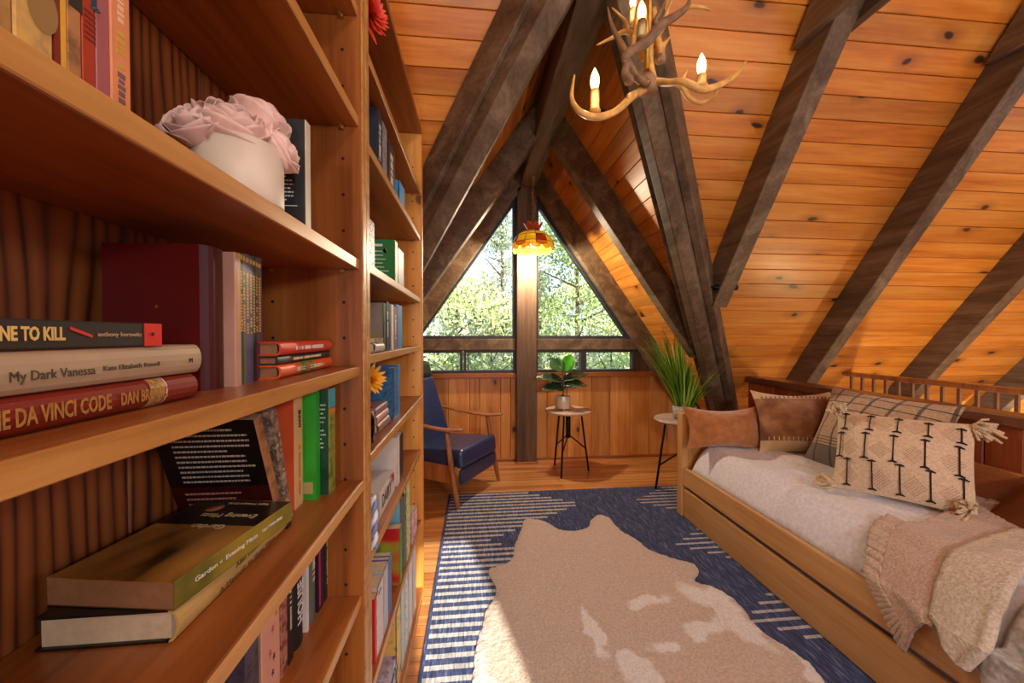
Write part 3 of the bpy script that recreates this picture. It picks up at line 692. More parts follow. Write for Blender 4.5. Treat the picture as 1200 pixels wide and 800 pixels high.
# leaning dark book, its back cover full of print
lean = -.19
o = book('black paperback with white print covering its back, leaning behind the two lying books', -.303, .615, Z_C, .018, .203, .135, paint(20, 15, 14, rough=.3), picture('brown collage spine', [srgb(120, 70, 36), srgb(170, 120, 76), srgb(96, 56, 30)], 30), 'soft', rot=(.345, 0, 0))
print_lines(o, paint(190, 180, 164), -.115, -.012, .10, .195, 11, -.0001, 9); m = MB(); m.box(-.134, -.00035, .012, -.001, -.0001, .092); m.build('dark_red_panel', paint(60, 16, 14, rough=.3), o)
print_lines(o, paint(180, 130, 110), -.118, -.01, .03, .088, 6, -.0004, 12, fill=.6)
ups = [('white and grey birch patterned spine, leaning beside the black paperback', .640, .0165, .2, .12, None, 'birch', .26),
       ('orange red paperback spine with cream front and black letters', .690, .030, .195, .13, (222, 90, 44), 'cream', 0),
       ('thin yellow green spine between orange and bright green', .7215, .0055, .2, .12, (178, 172, 66), None, 0),
       ('bright green spine, unlettered, next to the dark green book', .729, .0195, .205, .118, (44, 158, 40), None, 0),
       ('dark green book with small white print beside the divider', .752, .033, .203, .128, (20, 66, 42), 'meadow', 0)]
for i, (lab, y0, t, h, d, col, special, tilt) in enumerate(ups):
    birch = picture('birch bark', [srgb(196, 176, 156), srgb(160, 134, 112), srgb(80, 62, 50), srgb(206, 190, 168)], 60)
    mcov = birch if special == 'birch' else paint(*col)
    sp = {'birch': birch, 'cream': paint(226, 176, 122), 'meadow': picture('meadow spine', [srgb(40, 96, 40), srgb(150, 150, 60), srgb(60, 100, 50)], 40)}.get(special)
    xsp = (-.303, -.316, -.318, -.296, -.281)[i]
    o = book(lab, xsp, y0, Z_C, t, h, d, mcov, sp, 'soft', rot=(tilt, 0, 0))
    if special == 'cream': spine_text(o, 'SNOW', .013, ink, .022, .62, .8, .0006); spine_marks(o, paint(170, 110, 70), .02, .11, .25, 3, off=.6)
    if special == 'meadow':
        print_lines(o, paint(200, 206, 190), -.03, -.006, .09, .18, 11, -.0001, 7); m = MB(); m.box(0, .001, .165, .0004, t - .001, .202); m.build('turquoise_band', paint(60, 176, 196), o); m = MB(); m.box(0, .001, .155, .0004, t - .001, .166); m.build('orange_band', paint(220, 130, 50), o)
    if special is None and t > .01: m = MB(); m.box(-.03, -.0004, .012, -.006, -.0001, .034); m.build('barcode_label', paint(178, 160, 110), o)

# shelf D
dl = [('dark photo cover, nearest book on the lower shelf', 283, 300, .17, (40, 36, 44), 'dphoto', .02), ('pale pink spine with small navy flowers', 302, 325, .178, (226, 168, 140), 'pinkflower', .02),
      ('spine with a crowded painted scene beside the pale pink one', 325.5, 334, .176, (110, 74, 60), 'collage', .03), ('narrow black spine between painted scene and bold white title', 334.5, 341, .175, (34, 32, 34), None, .03),
      ('black spine with bold white capital title on the lower shelf', 341.5, 357, .178, (26, 30, 32), 'house', .03), ('narrow white spine right of the bold title', 357.5, 359.5, .168, (220, 214, 206), None, .03),
      ('grey green hardback spine on the lower shelf', 360, 370.5, .172, (92, 104, 94), None, .03), ('magenta striped black spine on the lower shelf', 371, 377.5, .16, (48, 30, 42), 'mag', .03),
      ('black spine with white lettering beside the lower divider', 378, 386.5, .172, (30, 30, 32), 'wl', .03)]
for i, (lab, a, c_, h, col, sp_, dx) in enumerate(dl):
    X = -.313; ya, yb = Yx(a, X), Yx(c_, X)
    sp = {'dphoto': picture('dark photo', [srgb(28, 26, 36), srgb(80, 74, 92), srgb(40, 34, 36)], 60), 'collage': picture('painted scene', [srgb(40, 30, 28), srgb(190, 140, 110), srgb(150, 60, 60), srgb(70, 50, 40)], 70)}.get(sp_)
    o = book(lab, X, ya + .0003, Z_D, yb - ya - .0006, h, .13, sp or paint(*col), sp, 'hard' if i in (4, 6) else 'soft')
    if sp_ == 'house': spine_text(o, 'HOUSE', .03, white, .04, .5, .8, .0006, flip=True)
    if sp_ == 'wl': spine_marks(o, white, .03, .14, .4, 41)
    if sp_ == 'mag': m = MB(); m.box(0, .001, .01, .0004, (yb - ya) * .35, .15); m.build('magenta_stripe', paint(170, 40, 110), o)
    if i == 3: spine_marks(o, cream, .05, .15, .3, 44)
    if i == 6: spine_marks(o, cream, .08, .14, .3, 46)
    if sp_ == 'pinkflower':
        rn = random.Random(2)
        for k in range(7):
            m = MB(); cy, cz = rn.uniform(.006, yb - ya - .006), rn.uniform(.01, .16); pts = []
            for q in range(10): r_ = .005 if q % 2 else .002; pts.append((.0004, cy + r_ * math.cos(q * PI / 5), cz + r_ * 1.6 * math.sin(q * PI / 5)))
            m.add(pts, [tuple(range(10))]); m.build('printed_flower', paint(60, 50, 96) if k % 2 else paint(200, 96, 60), o)

# ------------------------------------------------------------------ things on the farther bookcase
def mum(label, name, cx, r, mat, heart, n=70, face=(1, -.3, .1), seed=5, stem=None):
    rn = random.Random(seed); o = thing(name, label, 'flower', cx)
    f = V(face).normalized(); a = f.orthogonal().normalized(); bb = f.cross(a); m = MB()
    for k in range(n):
        q = k * 2.39996; lay = k / n; L_ = r * (.45 + .6 * lay) * rn.uniform(.85, 1.1); el = PI / 2 * (1 - lay) * .95 - .15
        d = (a * math.cos(q) + bb * math.sin(q)) * math.cos(el) + f * math.sin(el); sd = d.cross(f if lay > .2 else a).normalized(); nn_ = d.cross(sd)
        def fn(u, v): 
            w = r * .14 * math.sin(PI * (.1 + .86 * v)) 
            return d * L_ * v + sd * (u - .5) * w * 2 - nn_ * (L_ * .28 * v * v * (lay - .3)) + f * (.12 * r * (1 - lay))
        m.grid(fn, 2, 4)
    m.build('petals', mat, o)
    if heart: h = MB(); h.lathe([(0, 0), (r * .2, .02 * r), (r * .16, .22 * r), (0, .28 * r)], n=12).xf(Matrix.Translation(f * r * .1) @ f.to_track_quat('Z', 'Y').to_matrix().to_4x4()); h.build('flower_heart', heart, o)
    if stem: s = MB(); s.tube([(0, 0, 0), stem], .003, 6); s.build('stem', paint(70, 100, 40), o)
    return o
mum('coral red artificial chrysanthemum on the top shelf of the farther bookcase', 'artificial_chrysanthemum', (-.272, .975, 2.005), .066, plain('coral petals', srgb(228, 70, 48), .6, noise=.2, nscale=60), None, 90, (.9, -.5, .0), 5, (-.05, .05, -.154))
mum('yellow artificial sunflower hanging over a clear glass jar', 'artificial_sunflower', (-.275, 1.005, 1.087), .047, plain('sunflower petals', srgb(244, 176, 30), .6, noise=.15, nscale=60), plain('sunflower centre', srgb(214, 120, 24), .8, noise=.2), 60, (.8, -.65, .05), 8, (-.03, .0, -.06))
j = thing('glass_jar', 'small clear glass jar under the yellow sunflower', 'jar', (-.285, .962, Z2[4]))
m = MB(); m.lathe([(.028, 0), (.034, .006), (.034, .062), (.026, .078), (.026, .088), (.0285, .09), (.024, .09), (.024, .078), (.032, .06), (.032, .008), (0, .006)], n=24, close=False); m.build('jar_wall', M['jar_glass'], j)
m = MB(); m.lathe([(0, .0062), (.0315, .0082), (.0315, .02), (0, .024)], n=20, close=False); m.build('pebble_filling', plain('pebbles', srgb(120, 96, 60), .8, noise=.5, nscale=150), j)
def y2(px): return Yx(px, -.26)
def up2(lab, shelf, pa, pb, h, d, col, spine=None, kind='soft', X=-.262, front=None, marks=None, tilt=0, dz=0):
    ya, yb = Yx(pa, X), Yx(pb, X)
    o = book(lab, X, ya + .0003, Z2[shelf] + dz, yb - ya - .0006, h, d, col if not isinstance(col, tuple) else paint(*col), paint(*spine) if isinstance(spine, tuple) else spine, kind, front=front, rot=(tilt, 0, 0))
    if marks: spine_marks(o, marks, h * .25, h * .8, .4, int(pa))
    return o
# shelf 3 : just the tops of a few books
up2('dark blue book lying back on the second shelf of the farther bookcase', 1, 444, 449, .175, .13, (40, 48, 66), marks=white); up2('grey book with white spots, second shelf of the farther bookcase', 1, 449.5, 455, .17, .13, picture('grey mottled', [srgb(70, 70, 76), srgb(150, 146, 150), srgb(60, 40, 60)], 60)); up2('dark maroon book, second shelf of the farther bookcase', 1, 456, 464, .16, .13, (58, 28, 26), marks=cream)
up2('bright blue book at the right end of the second shelf of the farther bookcase', 1, 469, 475, .1, .13, (40, 150, 214))
# shelf 4
o = up2('green book with white print on its cover, third shelf of the farther bookcase', 2, 463.5, 466.5, .148, .19, (40, 126, 66), (150, 150, 60))
print_lines(o, paint(210, 226, 196), -.165, -.02, .03, .12, 7, -.0001, 5, hgt=.3); m = MB(); m.box(-.15, -.0004, .125, -.04, -.0001, .133); m.build('printed_title', white, o)
m = MB(); m.add([(-.012 - .03 * abs(math.cos(k)), -.0003, .11 + .012 * math.sin(k * 2.1)) for k in range(5)], [(0, 1, 2, 3, 4)]); m.build('yellow_flower_print', paint(206, 186, 70), o)
up2('black book with a small pale figure on its spine beside the green one', 2, 467.2, 474, .135, .14, (46, 44, 44), marks=None)
o = up2('black and white patterned notebook at the left of the third shelf', 2, 434, 440, .125, .16, picture('black white pattern', [srgb(30, 28, 30), srgb(220, 214, 200), srgb(40, 36, 34), srgb(200, 180, 170)], 80), tilt=.0)
# shelf 5
o = up2('photo book with a whale-grey seascape cover, fourth shelf of the farther bookcase', 3, 449.5, 452.5, .139, .2, paint(128, 122, 110), (30, 28, 28), front=None)
m = MB(); m.box(-.199, -.0004, .05, -.004, -.0001, .137); m.build('seascape_sky', picture('grey sky', [srgb(150, 140, 124), srgb(120, 114, 104)], 8), o)
m = MB(); m.prism([(-.15 + .05 * (k / 9), -.0006, .055 + .07 * math.sin(PI * (.5 - .5 * k / 9)) ) for k in range(10)] + [(-.15 + .05 * (k / 9) - .018, -.0006, .055 + .062 * math.sin(PI * (.5 - .5 * k / 9))) for k in range(9, -1, -1)], (0, .0003, 0)); m.build('pale_arc_print', paint(226, 226, 220), o)
m = MB(); m.box(-.199, -.0004, .004, -.004, -.0001, .05); m.build('sand_band', paint(150, 128, 92), o)
for k, (pa, pb, c_, lab) in enumerate(((453, 456, (24, 22, 24), 'narrow black spine with white marks, fourth shelf of the farther bookcase'), (456.4, 458.6, (58, 66, 80), 'narrow slate spine, fourth shelf of the farther bookcase'), (459, 461.6, (224, 222, 220), 'narrow white spine, fourth shelf of the farther bookcase'),
                         (462, 465.3, (160, 80, 78), 'dusty rose spine, fourth shelf of the farther bookcase'), (465.8, 471.5, (50, 140, 196), 'bright blue spine at the right of the fourth shelf of the farther bookcase'))):
    up2(lab, 3, pa, pb, (.146, .142, .143, .14, .15)[k], .15, c_, marks=white if k in (0, 3) else None)
o = book('small tan book lying flat in front of the seascape photo book', -.255, 1.0, Z2[3], .026, .095, .14, paint(176, 110, 62), paint(196, 184, 170), 'hard', flat=True)
o = book('dark pamphlet with a boat picture lying on the small tan book', -.258, 1.0, Z2[3] + .0262, .012, .088, .13, picture('boat picture', [srgb(40, 34, 30), srgb(170, 140, 110), srgb(60, 48, 40)], 50), None, 'soft', flat=True)
# shelf 6
for k, (dz, t, lab, c_) in enumerate(((0, .026, 'brown hardback under two others behind the sunflower', (150, 104, 82)), (.0262, .022, 'pinkish hardback, middle of the pile behind the sunflower', (196, 150, 136)), (.0484, .02, 'mauve hardback on top of the pile behind the sunflower', (150, 110, 108)))):
    book(lab, -.262 - .004 * k, 1.055, Z2[4] + dz, t, .135, .14, paint(*c_), None, 'hard', flat=True)
up2('tall blue paperback at the right of the sunflower shelf', 4, 465.5, 468.5, .17, .15, (52, 132, 190)); up2('dark blue mottled book left of the tall blue paperback', 4, 461.3, 465.2, .165, .16, picture('blue mottled', [srgb(24, 40, 66), srgb(60, 120, 170), srgb(30, 50, 80)], 50))
# shelf 7
o = book('thick white book with black capitals lying flat, sixth shelf of the farther bookcase', -.262, 1.06, Z2[5], .072, .19, .15, paint(214, 206, 196), picture('white and slate', [srgb(220, 214, 206), srgb(206, 198, 190), srgb(120, 120, 130)], 12), 'hard', flat=True, rnd=.05)
spine_text(o, 'DAIRY', .05, ink, .02, .55, .8, .0008); m = MB(); m.box(0, .045, .012, .0006, .068, .034); m.build('red_square', paint(200, 30, 26), o)
up2('slim white book standing on the sixth shelf of the farther bookcase', 5, 465.3, 467.8, .165, .15, (226, 220, 210)); up2('slim black book standing at the right of the sixth shelf of the farther bookcase', 5, 468.3, 472, .16, .15, (36, 32, 34))
o = book('low pale book block lying near the divider, sixth shelf of the farther bookcase', -.258, .93, Z2[5], .03, .1, .14, paint(210, 196, 172), paint(190, 176, 160), 'hard', flat=True)
o = book('blue grey booklet on the low pale book block', -.262, .935, Z2[5] + .0302, .016, .09, .13, paint(140, 160, 184), None, 'soft', flat=True)
cn = thing('twisted_candle', 'blue and white twisted candle standing by the divider, sixth shelf of the farther bookcase', 'candle', (-.243, .915, Z2[5]))
for q in range(2):
    m = MB(); pts = [(.006 * math.cos(k * .5 + PI * q), .006 * math.sin(k * .5 + PI * q), .002 + k * .0042) for k in range(32)]; m.tube(pts, [.0062] * 31 + [.002], 8); m.build('twisted_strand', paint(228, 230, 236) if q else paint(120, 140, 176), cn)
# shelf 8
spots = [('red spiral-bound booklet with white dots, nearest on the low shelf', 437.5, 441, .165, .17, (206, 40, 36), None), ('white hardback with two black marks, low shelf', 441.5, 448, .172, .17, (214, 210, 210), None), ('grey white paperback beside the white hardback, low shelf', 448.4, 453.5, .176, .17, (190, 192, 200), None),
         ('thin violet booklet on the low shelf, left of the thin blue one', 453.8, 455.2, .178, .17, (126, 90, 150), None), ('thin blue booklet on the low shelf, right of the thin violet one', 455.6, 457.4, .178, .17, (60, 130, 190), None)]
for lab, pa, pb, h, d, c_, sp in spots:
    o = up2(lab, 6, pa, pb, h, d, c_, X=-.252)
    if c_[0] == 206:
        for k in range(16): pass
        m = MB()
        for k in range(16): m.lathe([(.0, 0), (.0022, .0008), (0, .0012)], (0, 0, 0), 8).v; 
        m = MB()
        for k in range(18): m.box(0, o['_t'] * .55, .006 + k * .0088, .0012, o['_t'] * .95, .0105 + k * .0088)
        m.build('spiral_binding', white, o)
    if c_[0] == 214: m = MB(); m.box(0, .006, .15, .0005, .014, .158); m.box(0, .02, .151, .0005, .03, .158); m.build('black_marks', ink, o)
cv = picture('green and red cover', [srgb(196, 34, 34), srgb(200, 40, 36), srgb(140, 190, 50), srgb(150, 196, 60)], 5, .35, (1, 1, 1.6), 1)
o = up2("children's book with a green and red cover, low shelf", 6, 467.5, 470, .188, .2, cv, (90, 150, 60), X=-.25)
o = up2("pale blue children's book behind the green and red one", 6, 472.4, 475, .262, .2, (120, 190, 214), (90, 96, 90), 'hard', X=-.25)
o = up2('tall book with yellow and green patterned spine, low shelf', 6, 475.6, 479.5, .285, .2, picture('yellow pattern', [srgb(232, 222, 120), srgb(140, 180, 90), srgb(240, 232, 180), srgb(210, 170, 60)], 60), X=-.25)
o = up2('pink and white spined picture book near the end panel, low shelf', 6, 481.5, 484.5, .12, .2, picture('pink white', [srgb(230, 214, 214), srgb(226, 110, 140), srgb(236, 230, 226), srgb(80, 150, 90)], 40), X=-.25)
o = up2('red and white book leaning at the end panel, low shelf', 6, 485, 488, .1, .2, picture('red white', [srgb(206, 50, 52), srgb(236, 220, 214), srgb(206, 60, 60)], 30), X=-.25)
# bottom shelf
for k, (t, lab, c_) in enumerate(((.032, 'lowest magazine in the pile on the bottom shelf', [srgb(60, 40, 34), srgb(180, 140, 130), srgb(90, 60, 50)]), (.028, 'violet and white magazine second in the bottom pile', [srgb(150, 130, 170), srgb(220, 214, 220), srgb(70, 60, 90)]), (.03, 'magazine with dark blots third in the bottom pile', [srgb(216, 206, 210), srgb(40, 40, 66), srgb(200, 190, 196)]), (.026, 'topmost magazine of the bottom pile', [srgb(140, 120, 160), srgb(200, 190, 210), srgb(90, 70, 120)]))):
    book(lab, -.25 - .004 * (k % 2), 1.02, Z2[7] + (0, .0322, .0604, .0906)[k], t, .2, .19, picture('magazine %d' % k, c_, 30), None, 'soft', flat=True)
for lab, pa, pb, h, c_ in (('yellow and teal illustrated book on the bottom shelf', 463.3, 468.5, .25, picture('yellow teal print', [srgb(40, 150, 130), srgb(238, 190, 70), srgb(226, 196, 120), srgb(30, 90, 60)], 26)), ('pale teal book on the bottom shelf', 469, 473, .27, paint(190, 220, 220)),
                     ('white book with a green dotted spine, bottom shelf', 473.5, 477.5, .275, picture('white green', [srgb(230, 234, 230), srgb(226, 230, 226), srgb(80, 160, 140)], 50)), ('tall white book near the end panel, bottom shelf', 478, 482.5, .27, paint(232, 228, 222)), ('cream white book against the end panel, bottom shelf', 483, 486.5, .28, paint(226, 214, 200))):
    up2(lab, 7, pa, pb, h, .2, c_, X=-.25)

# ------------------------------------------------------------------ rugs
def rug_mat():
    m, nt, p = base('navy striped rug'); L = nt.links.new
    tc = N(nt, 'ShaderNodeTexCoord'); sx = N(nt, 'ShaderNodeSeparateXYZ'); L(tc.outputs['Object'], sx.inputs[0])
    x, y = sx.outputs[0], sx.outputs[1]
    nz = N(nt, 'ShaderNodeTexNoise'); nz.inputs['Scale'].default_value = 90; L(tc.outputs['Object'], nz.inputs[0])
    wob = math_n(nt, 'MULTIPLY', math_n(nt, 'SUBTRACT', nz.outputs['Fac'], None, vb=.5), None, vb=.006)
    ph = math_n(nt, 'FRACT', math_n(nt, 'DIVIDE', math_n(nt, 'ADD', math_n(nt, 'ADD', y, None, vb=10.012), wob), None, vb=.0485))
    stripe = math_n(nt, 'LESS_THAN', ph, None, vb=.44)
    stripe_r = math_n(nt, 'LESS_THAN', ph, None, vb=.32)
    row = math_n(nt, 'MULTIPLY', math_n(nt, 'FLOOR', math_n(nt, 'DIVIDE', math_n(nt, 'ADD', y, None, vb=10.012), None, vb=.0485)), None, vb=.0485)
    def tri(period, tip):   # 1 at the tip rows, 0 half a period away
        u = math_n(nt, 'FRACT', math_n(nt, 'DIVIDE', math_n(nt, 'SUBTRACT', row, None, vb=10.012 + tip - .024), None, vb=period))
        return math_n(nt, 'ABSOLUTE', math_n(nt, 'SUBTRACT', math_n(nt, 'MULTIPLY', u, None, vb=2), None, vb=1))
    lb = math_n(nt, 'ADD', math_n(nt, 'MULTIPLY', tri(.84, 2.6), None, vb=.66), None, vb=.08)
    rb = math_n(nt, 'SUBTRACT', None, math_n(nt, 'MULTIPLY', tri(.565, 2.6), None, vb=.42), va=1.55)
    inl = math_n(nt, 'LESS_THAN', x, lb); inr = math_n(nt, 'GREATER_THAN', x, rb)
    edge = math_n(nt, 'GREATER_THAN', x, None, vb=-.185)
    mk = math_n(nt, 'MAXIMUM', math_n(nt, 'MULTIPLY', math_n(nt, 'MULTIPLY', inl, stripe), edge), math_n(nt, 'MULTIPLY', inr, stripe_r))
    mp = N(nt, 'ShaderNodeMapping'); mp.inputs['Scale'].default_value = (1, .12, 1); L(tc.outputs['Object'], mp.inputs[0])
    wv = N(nt, 'ShaderNodeTexNoise'); wv.inputs['Scale'].default_value = 160; wv.inputs['Detail'].default_value = 2; L(mp.outputs[0], wv.inputs[0])
    navy = ramp(nt, [(.35, srgb(40, 50, 84)), (.62, srgb(74, 88, 130)), (.75, srgb(132, 142, 172))]); L(wv.outputs['Fac'], navy.inputs[0])
    wh = ramp(nt, [(.3, srgb(140, 142, 152)), (.6, srgb(200, 200, 200))]); L(wv.outputs['Fac'], wh.inputs[0])
    c = mix(nt, mk, navy.outputs[0], wh.outputs[0]); L(c, p.inputs['Base Color']); p.inputs['Roughness'].default_value = .95
    b = N(nt, 'ShaderNodeBump'); b.inputs['Strength'].default_value = .5; b.inputs['Distance'].default_value = .004; L(wv.outputs['Fac'], b.inputs['Height']); L(b.outputs[0], p.inputs['Normal'])
    return m
m = MB(); m.box(-.2, .1, .0005, 2.1, 2.835, .009); tag(m.build('area_rug', rug_mat(), bevel=.003), 'large navy blue flatweave rug with white zigzag stripes on the wood floor', 'rug')
hide = [(.329, 2.397), (.39, 2.378), (.447, 2.341), (.505, 2.25), (.588, 2.215), (.692, 2.25), (.735, 2.33), (.775, 2.37), (.805, 2.40), (.835, 2.394), (.869, 2.344), (.872, 2.26), (.887, 2.17), (.93, 2.092), (.962, 1.976), (1.052, 1.887), (1.115, 1.845), (1.134, 1.815), (1.106, 1.755), (1.055, 1.70), (1.127, 1.643), (1.156, 1.566), (1.157, 1.502), (1.14, 1.409), (1.17, 1.321), (1.201, 1.241), (1.19, 1.158), (1.15, 1.0), (1.05, .86), (.86, .74), (.6, .68), (.34, .74), (.12, .82), (.0, .95), (-.035, 1.1),
        (-.012, 1.275), (.0, 1.414), (.028, 1.517), (.046, 1.611), (.087, 1.687), (.095, 1.756), (.068, 1.841), (.072, 1.895), (.144, 1.924), (.197, 1.971), (.219, 2.09), (.255, 2.2), (.285, 2.28), (.305, 2.36)]
def hide_mat():
    m, nt, p = base('cowhide fur'); L = nt.links.new
    tc = N(nt, 'ShaderNodeTexCoord')
    wn = N(nt, 'ShaderNodeTexNoise'); wn.inputs['Scale'].default_value = 7; wn.inputs['Detail'].default_value = 4; L(tc.outputs['Object'], wn.inputs[0])
    ad = N(nt, 'ShaderNodeVectorMath', operation='MULTIPLY_ADD'); ad.inputs[1].default_value = (.22, .22, 0); ad.inputs[2].default_value = (-.11, -.11, 0)
    L(wn.outputs['Color'], ad.inputs[0])
    a2 = N(nt, 'ShaderNodeVectorMath', operation='ADD'); L(ad.outputs[0], a2.inputs[0]); L(tc.outputs['Object'], a2.inputs[1])
    tot = None
    for cx, cy, rx, ry in ((.76, 1.60, .10, .05), (1.05, 1.60, .13, .075), (.92, 1.42, .10, .05), (1.09, 1.45, .06, .14), (.47, 1.45, .03, .14), (.56, 1.26, .07, .06), (-.02, 1.36, .07, .42), (1.15, 1.62, .1, .06), (1.02, 1.5, .02, .12), (.7, 1.33, .06, .04), (1.2, 1.15, .05, .3)):
        mp = N(nt, 'ShaderNodeMapping', vector_type='TEXTURE'); mp.inputs['Location'].default_value = (cx, cy, 0); mp.inputs['Scale'].default_value = (rx, ry, 10); L(a2.outputs[0], mp.inputs[0])
        ln = N(nt, 'ShaderNodeVectorMath', operation='LENGTH'); L(mp.outputs[0], ln.inputs[0])
        mr = N(nt, 'ShaderNodeMapRange'); mr.inputs['From Min'].default_value = .8; mr.inputs['From Max'].default_value = 1.15; mr.inputs['To Min'].default_value = 1; mr.inputs['To Max'].default_value = 0; L(ln.outputs['Value'], mr.inputs['Value'])
        tot = mr.outputs[0] if tot is None else math_n(nt, 'MAXIMUM', tot, mr.outputs[0])
    fn = N(nt, 'ShaderNodeTexNoise'); fn.inputs['Scale'].default_value = 120; fn.inputs['Detail'].default_value = 5; L(tc.outputs['Object'], fn.inputs[0])
    r = ramp(nt, [(.3, srgb(188, 170, 154)), (.5, srgb(206, 188, 172)), (.7, srgb(220, 206, 192))]); L(fn.outputs['Fac'], r.inputs[0])
    r2 = ramp(nt, [(.3, srgb(220, 216, 214)), (.7, srgb(246, 244, 242))]); L(fn.outputs['Fac'], r2.inputs[0])
    L(mix(nt, tot, r.outputs[0], r2.outputs[0]), p.inputs['Base Color']); p.inputs['Roughness'].default_value = .95; p.inputs['Sheen Weight'].default_value = .3
    b = N(nt, 'ShaderNodeBump'); b.inputs['Strength'].default_value = .5; b.inputs['Distance'].default_value = .008; L(fn.outputs['Fac'], b.inputs['Height']); L(b.outputs[0], p.inputs['Normal'])
    return m
def inside(p, poly):
    c = False; n = len(poly)
    for i in range(n):
        (x1, y1), (x2, y2) = poly[i], poly[i - 1]
        if (y1 > p[1]) != (y2 > p[1]) and p[0] < (x2 - x1) * (p[1] - y1) / (y2 - y1) + x1: c = not c
    return c
def edge_dist(p, poly):
    best = 9
    for i in range(len(poly)):
        a, b_ = V(poly[i - 1]), V(poly[i]); ab = b_ - a; t = max(0, min(1, (V(p) - a).dot(ab) / ab.length_squared)); best = min(best, (a + ab * t - V(p)).length)
    return best
from mathutils import noise
hp, _r = smooth_path([(a, b_, 0, 0) for a, b_ in hide] + [(hide[0][0], hide[0][1], 0, 0)], 4); hp = [(q.x, q.y) for q in hp[:-1]]
st = .0125; vid = {}; vs, fs = [], []
nx, ny = int(1.35 / st), int(1.85 / st)
for jy in range(ny):
    for ix in range(nx):
        cx, cy = -.09 + (ix + .5) * st, .62 + (jy + .5) * st
        if not inside((cx, cy), hp): continue
        f = []
        for q in ((0, 0), (1, 0), (1, 1), (0, 1)):
            k = (ix + q[0], jy + q[1])
            if k not in vid:
                x, y = -.09 + k[0] * st, .62 + k[1] * st; dd = edge_dist((x, y), hp); inn = inside((x, y), hp)
                if dd < st * .9:   # pull rim vertices onto the outline
                    best = min(hp, key=lambda h_: (h_[0] - x) ** 2 + (h_[1] - y) ** 2)
                    if (V(best) - V((x, y))).length < st * 1.1: x, y = best
                z = .0095 + (.013 * min(1, dd / .035) ** .5 if inn else 0) + (.0035 * noise.noise((x * 60, y * 60, 1)) + .006 * noise.noise((x * 9, y * 9, 4)) if inn and dd > st else 0)
                vid[k] = len(vs); vs.append((x, y, max(.0098, z)))
            f.append(vid[k])
        fs.append(f)
m = MB(); m.add(vs, fs, 0, True); o = tag(m.build('hide_rug', hide_mat(), sub=1), 'beige faux cowhide rug with white patches lying on the navy rug', 'rug')
tx = bpy.data.textures.new('fur tufts', 'CLOUDS'); tx.noise_scale = .012
d = o.modifiers.new('tufts', 'DISPLACE'); d.texture = tx; d.strength = .008; d.mid_level = .4; d.texture_coords = 'GLOBAL'

# ------------------------------------------------------------------ daybed
BX0, BX1, BY0, BY1 = 1.36, 2.15, .36, 2.42
bed = thing('daybed', 'light oak daybed with a trundle drawer along the half wall', 'bed', ((BX0 + BX1) / 2, (BY0 + BY1) / 2, 0))
ox, oy = (BX0 + BX1) / 2, (BY0 + BY1) / 2
def BB(*a): return MB().box(a[0] - ox, a[1] - oy, a[2], a[3] - ox, a[4] - oy, a[5])
for ya in (2.335, BY0):
    BB(BX0 - .01, ya, .0095, BX0 + .035, ya + .062, .688).build('post', M['oak_z'], bed, bevel=.005)
    BB(BX1 - .045, ya, .0095, BX1, ya + .062, .688).build('post', M['oak_z'], bed, bevel=.005)
    BB(BX0 + .035, ya + .018, .16, BX1 - .045, ya + .048, .675).build('end_panel', M['oak_z'], bed, bevel=.004)
BB(BX0, BY0 + .062, .217, BX0 + .026, 2.336, .332).build('side_rail', M['oak'], bed, bevel=.004)
BB(BX1 - .024, BY0 + .062, .217, BX1, 2.336, .655).build('back_panel', M['trimwood'] if False else wood('orange back board', srgb(150, 78, 34), srgb(186, 106, 52), srgb(206, 134, 76), axis='y', rough=.35, coat=.2), bed, bevel=.004)
dr = BB(BX0 + .002, BY0 + .066, .012, BX0 + .024, 2.332, .193).build('trundle_drawer_front', M['oak'], bed, bevel=.004)
BB(BX0 + .026, BY0 + .1, .02, BX1 - .1, 2.3, .208).build('trundle_box', plain('blue grey drawer box', srgb(122, 126, 140), .8), bed, bevel=.004)
BB(BX0 + .027, BY0 + .07, .225, BX1 - .03, 2.33, .25).build('slat_base', M['oak'], bed)
# mattress cover: one soft surface over the mattress, falling behind the front rail
def cloth(name, c0, c1, scale=40, bump=.4, sheen=.4, rough=.95, weave=None):
    m, nt, p = base(name); L = nt.links.new
    tc = N(nt, 'ShaderNodeTexCoord'); nz = N(nt, 'ShaderNodeTexNoise'); nz.inputs['Scale'].default_value = scale; nz.inputs['Detail'].default_value = 5; L(tc.outputs['Object'], nz.inputs[0])
    r = ramp(nt, [(.32, c0), (.68, c1)]); L(nz.outputs['Fac'], r.inputs[0]); L(r.outputs[0], p.inputs['Base Color'])
    p.inputs['Roughness'].default_value = rough; p.inputs['Sheen Weight'].default_value = sheen
    b = N(nt, 'ShaderNodeBump'); b.inputs['Strength'].default_value = bump; b.inputs['Distance'].default_value = .006; L(nz.outputs['Fac'], b.inputs['Height']); L(b.outputs[0], p.inputs['Normal'])
    return m
def bed_top(x, y):
    """height of the coverlet"""
    u = (x - 1.39) / .74
    z = .50 - .012 * math.cos(PI * u)
    fx = max(0, (1.53 - x) / .141)
    z -= .155 * min(1, fx) ** 2.2
    fy = max(0, (y - 2.25) / .08); z -= .14 * min(1, fy) ** 2.5
    wr = .012 * noise.noise((x * 4 + y * 3, y * 5 - x * 2, 0)) + .010 * noise.noise((x * 14 + y * 4, y * 5, 2)) + .004 * math.sin(22 * x + 9 * y + 3 * noise.noise((x * 3, y * 3, 9)))
    pinch = .012 * math.exp(-((y - 1.62 - .25 * (x - 1.4)) / .03) ** 2) * math.exp(-((x - 1.47) / .07) ** 2)
    return z + wr * (1 - .5 * min(1, fx)) - pinch
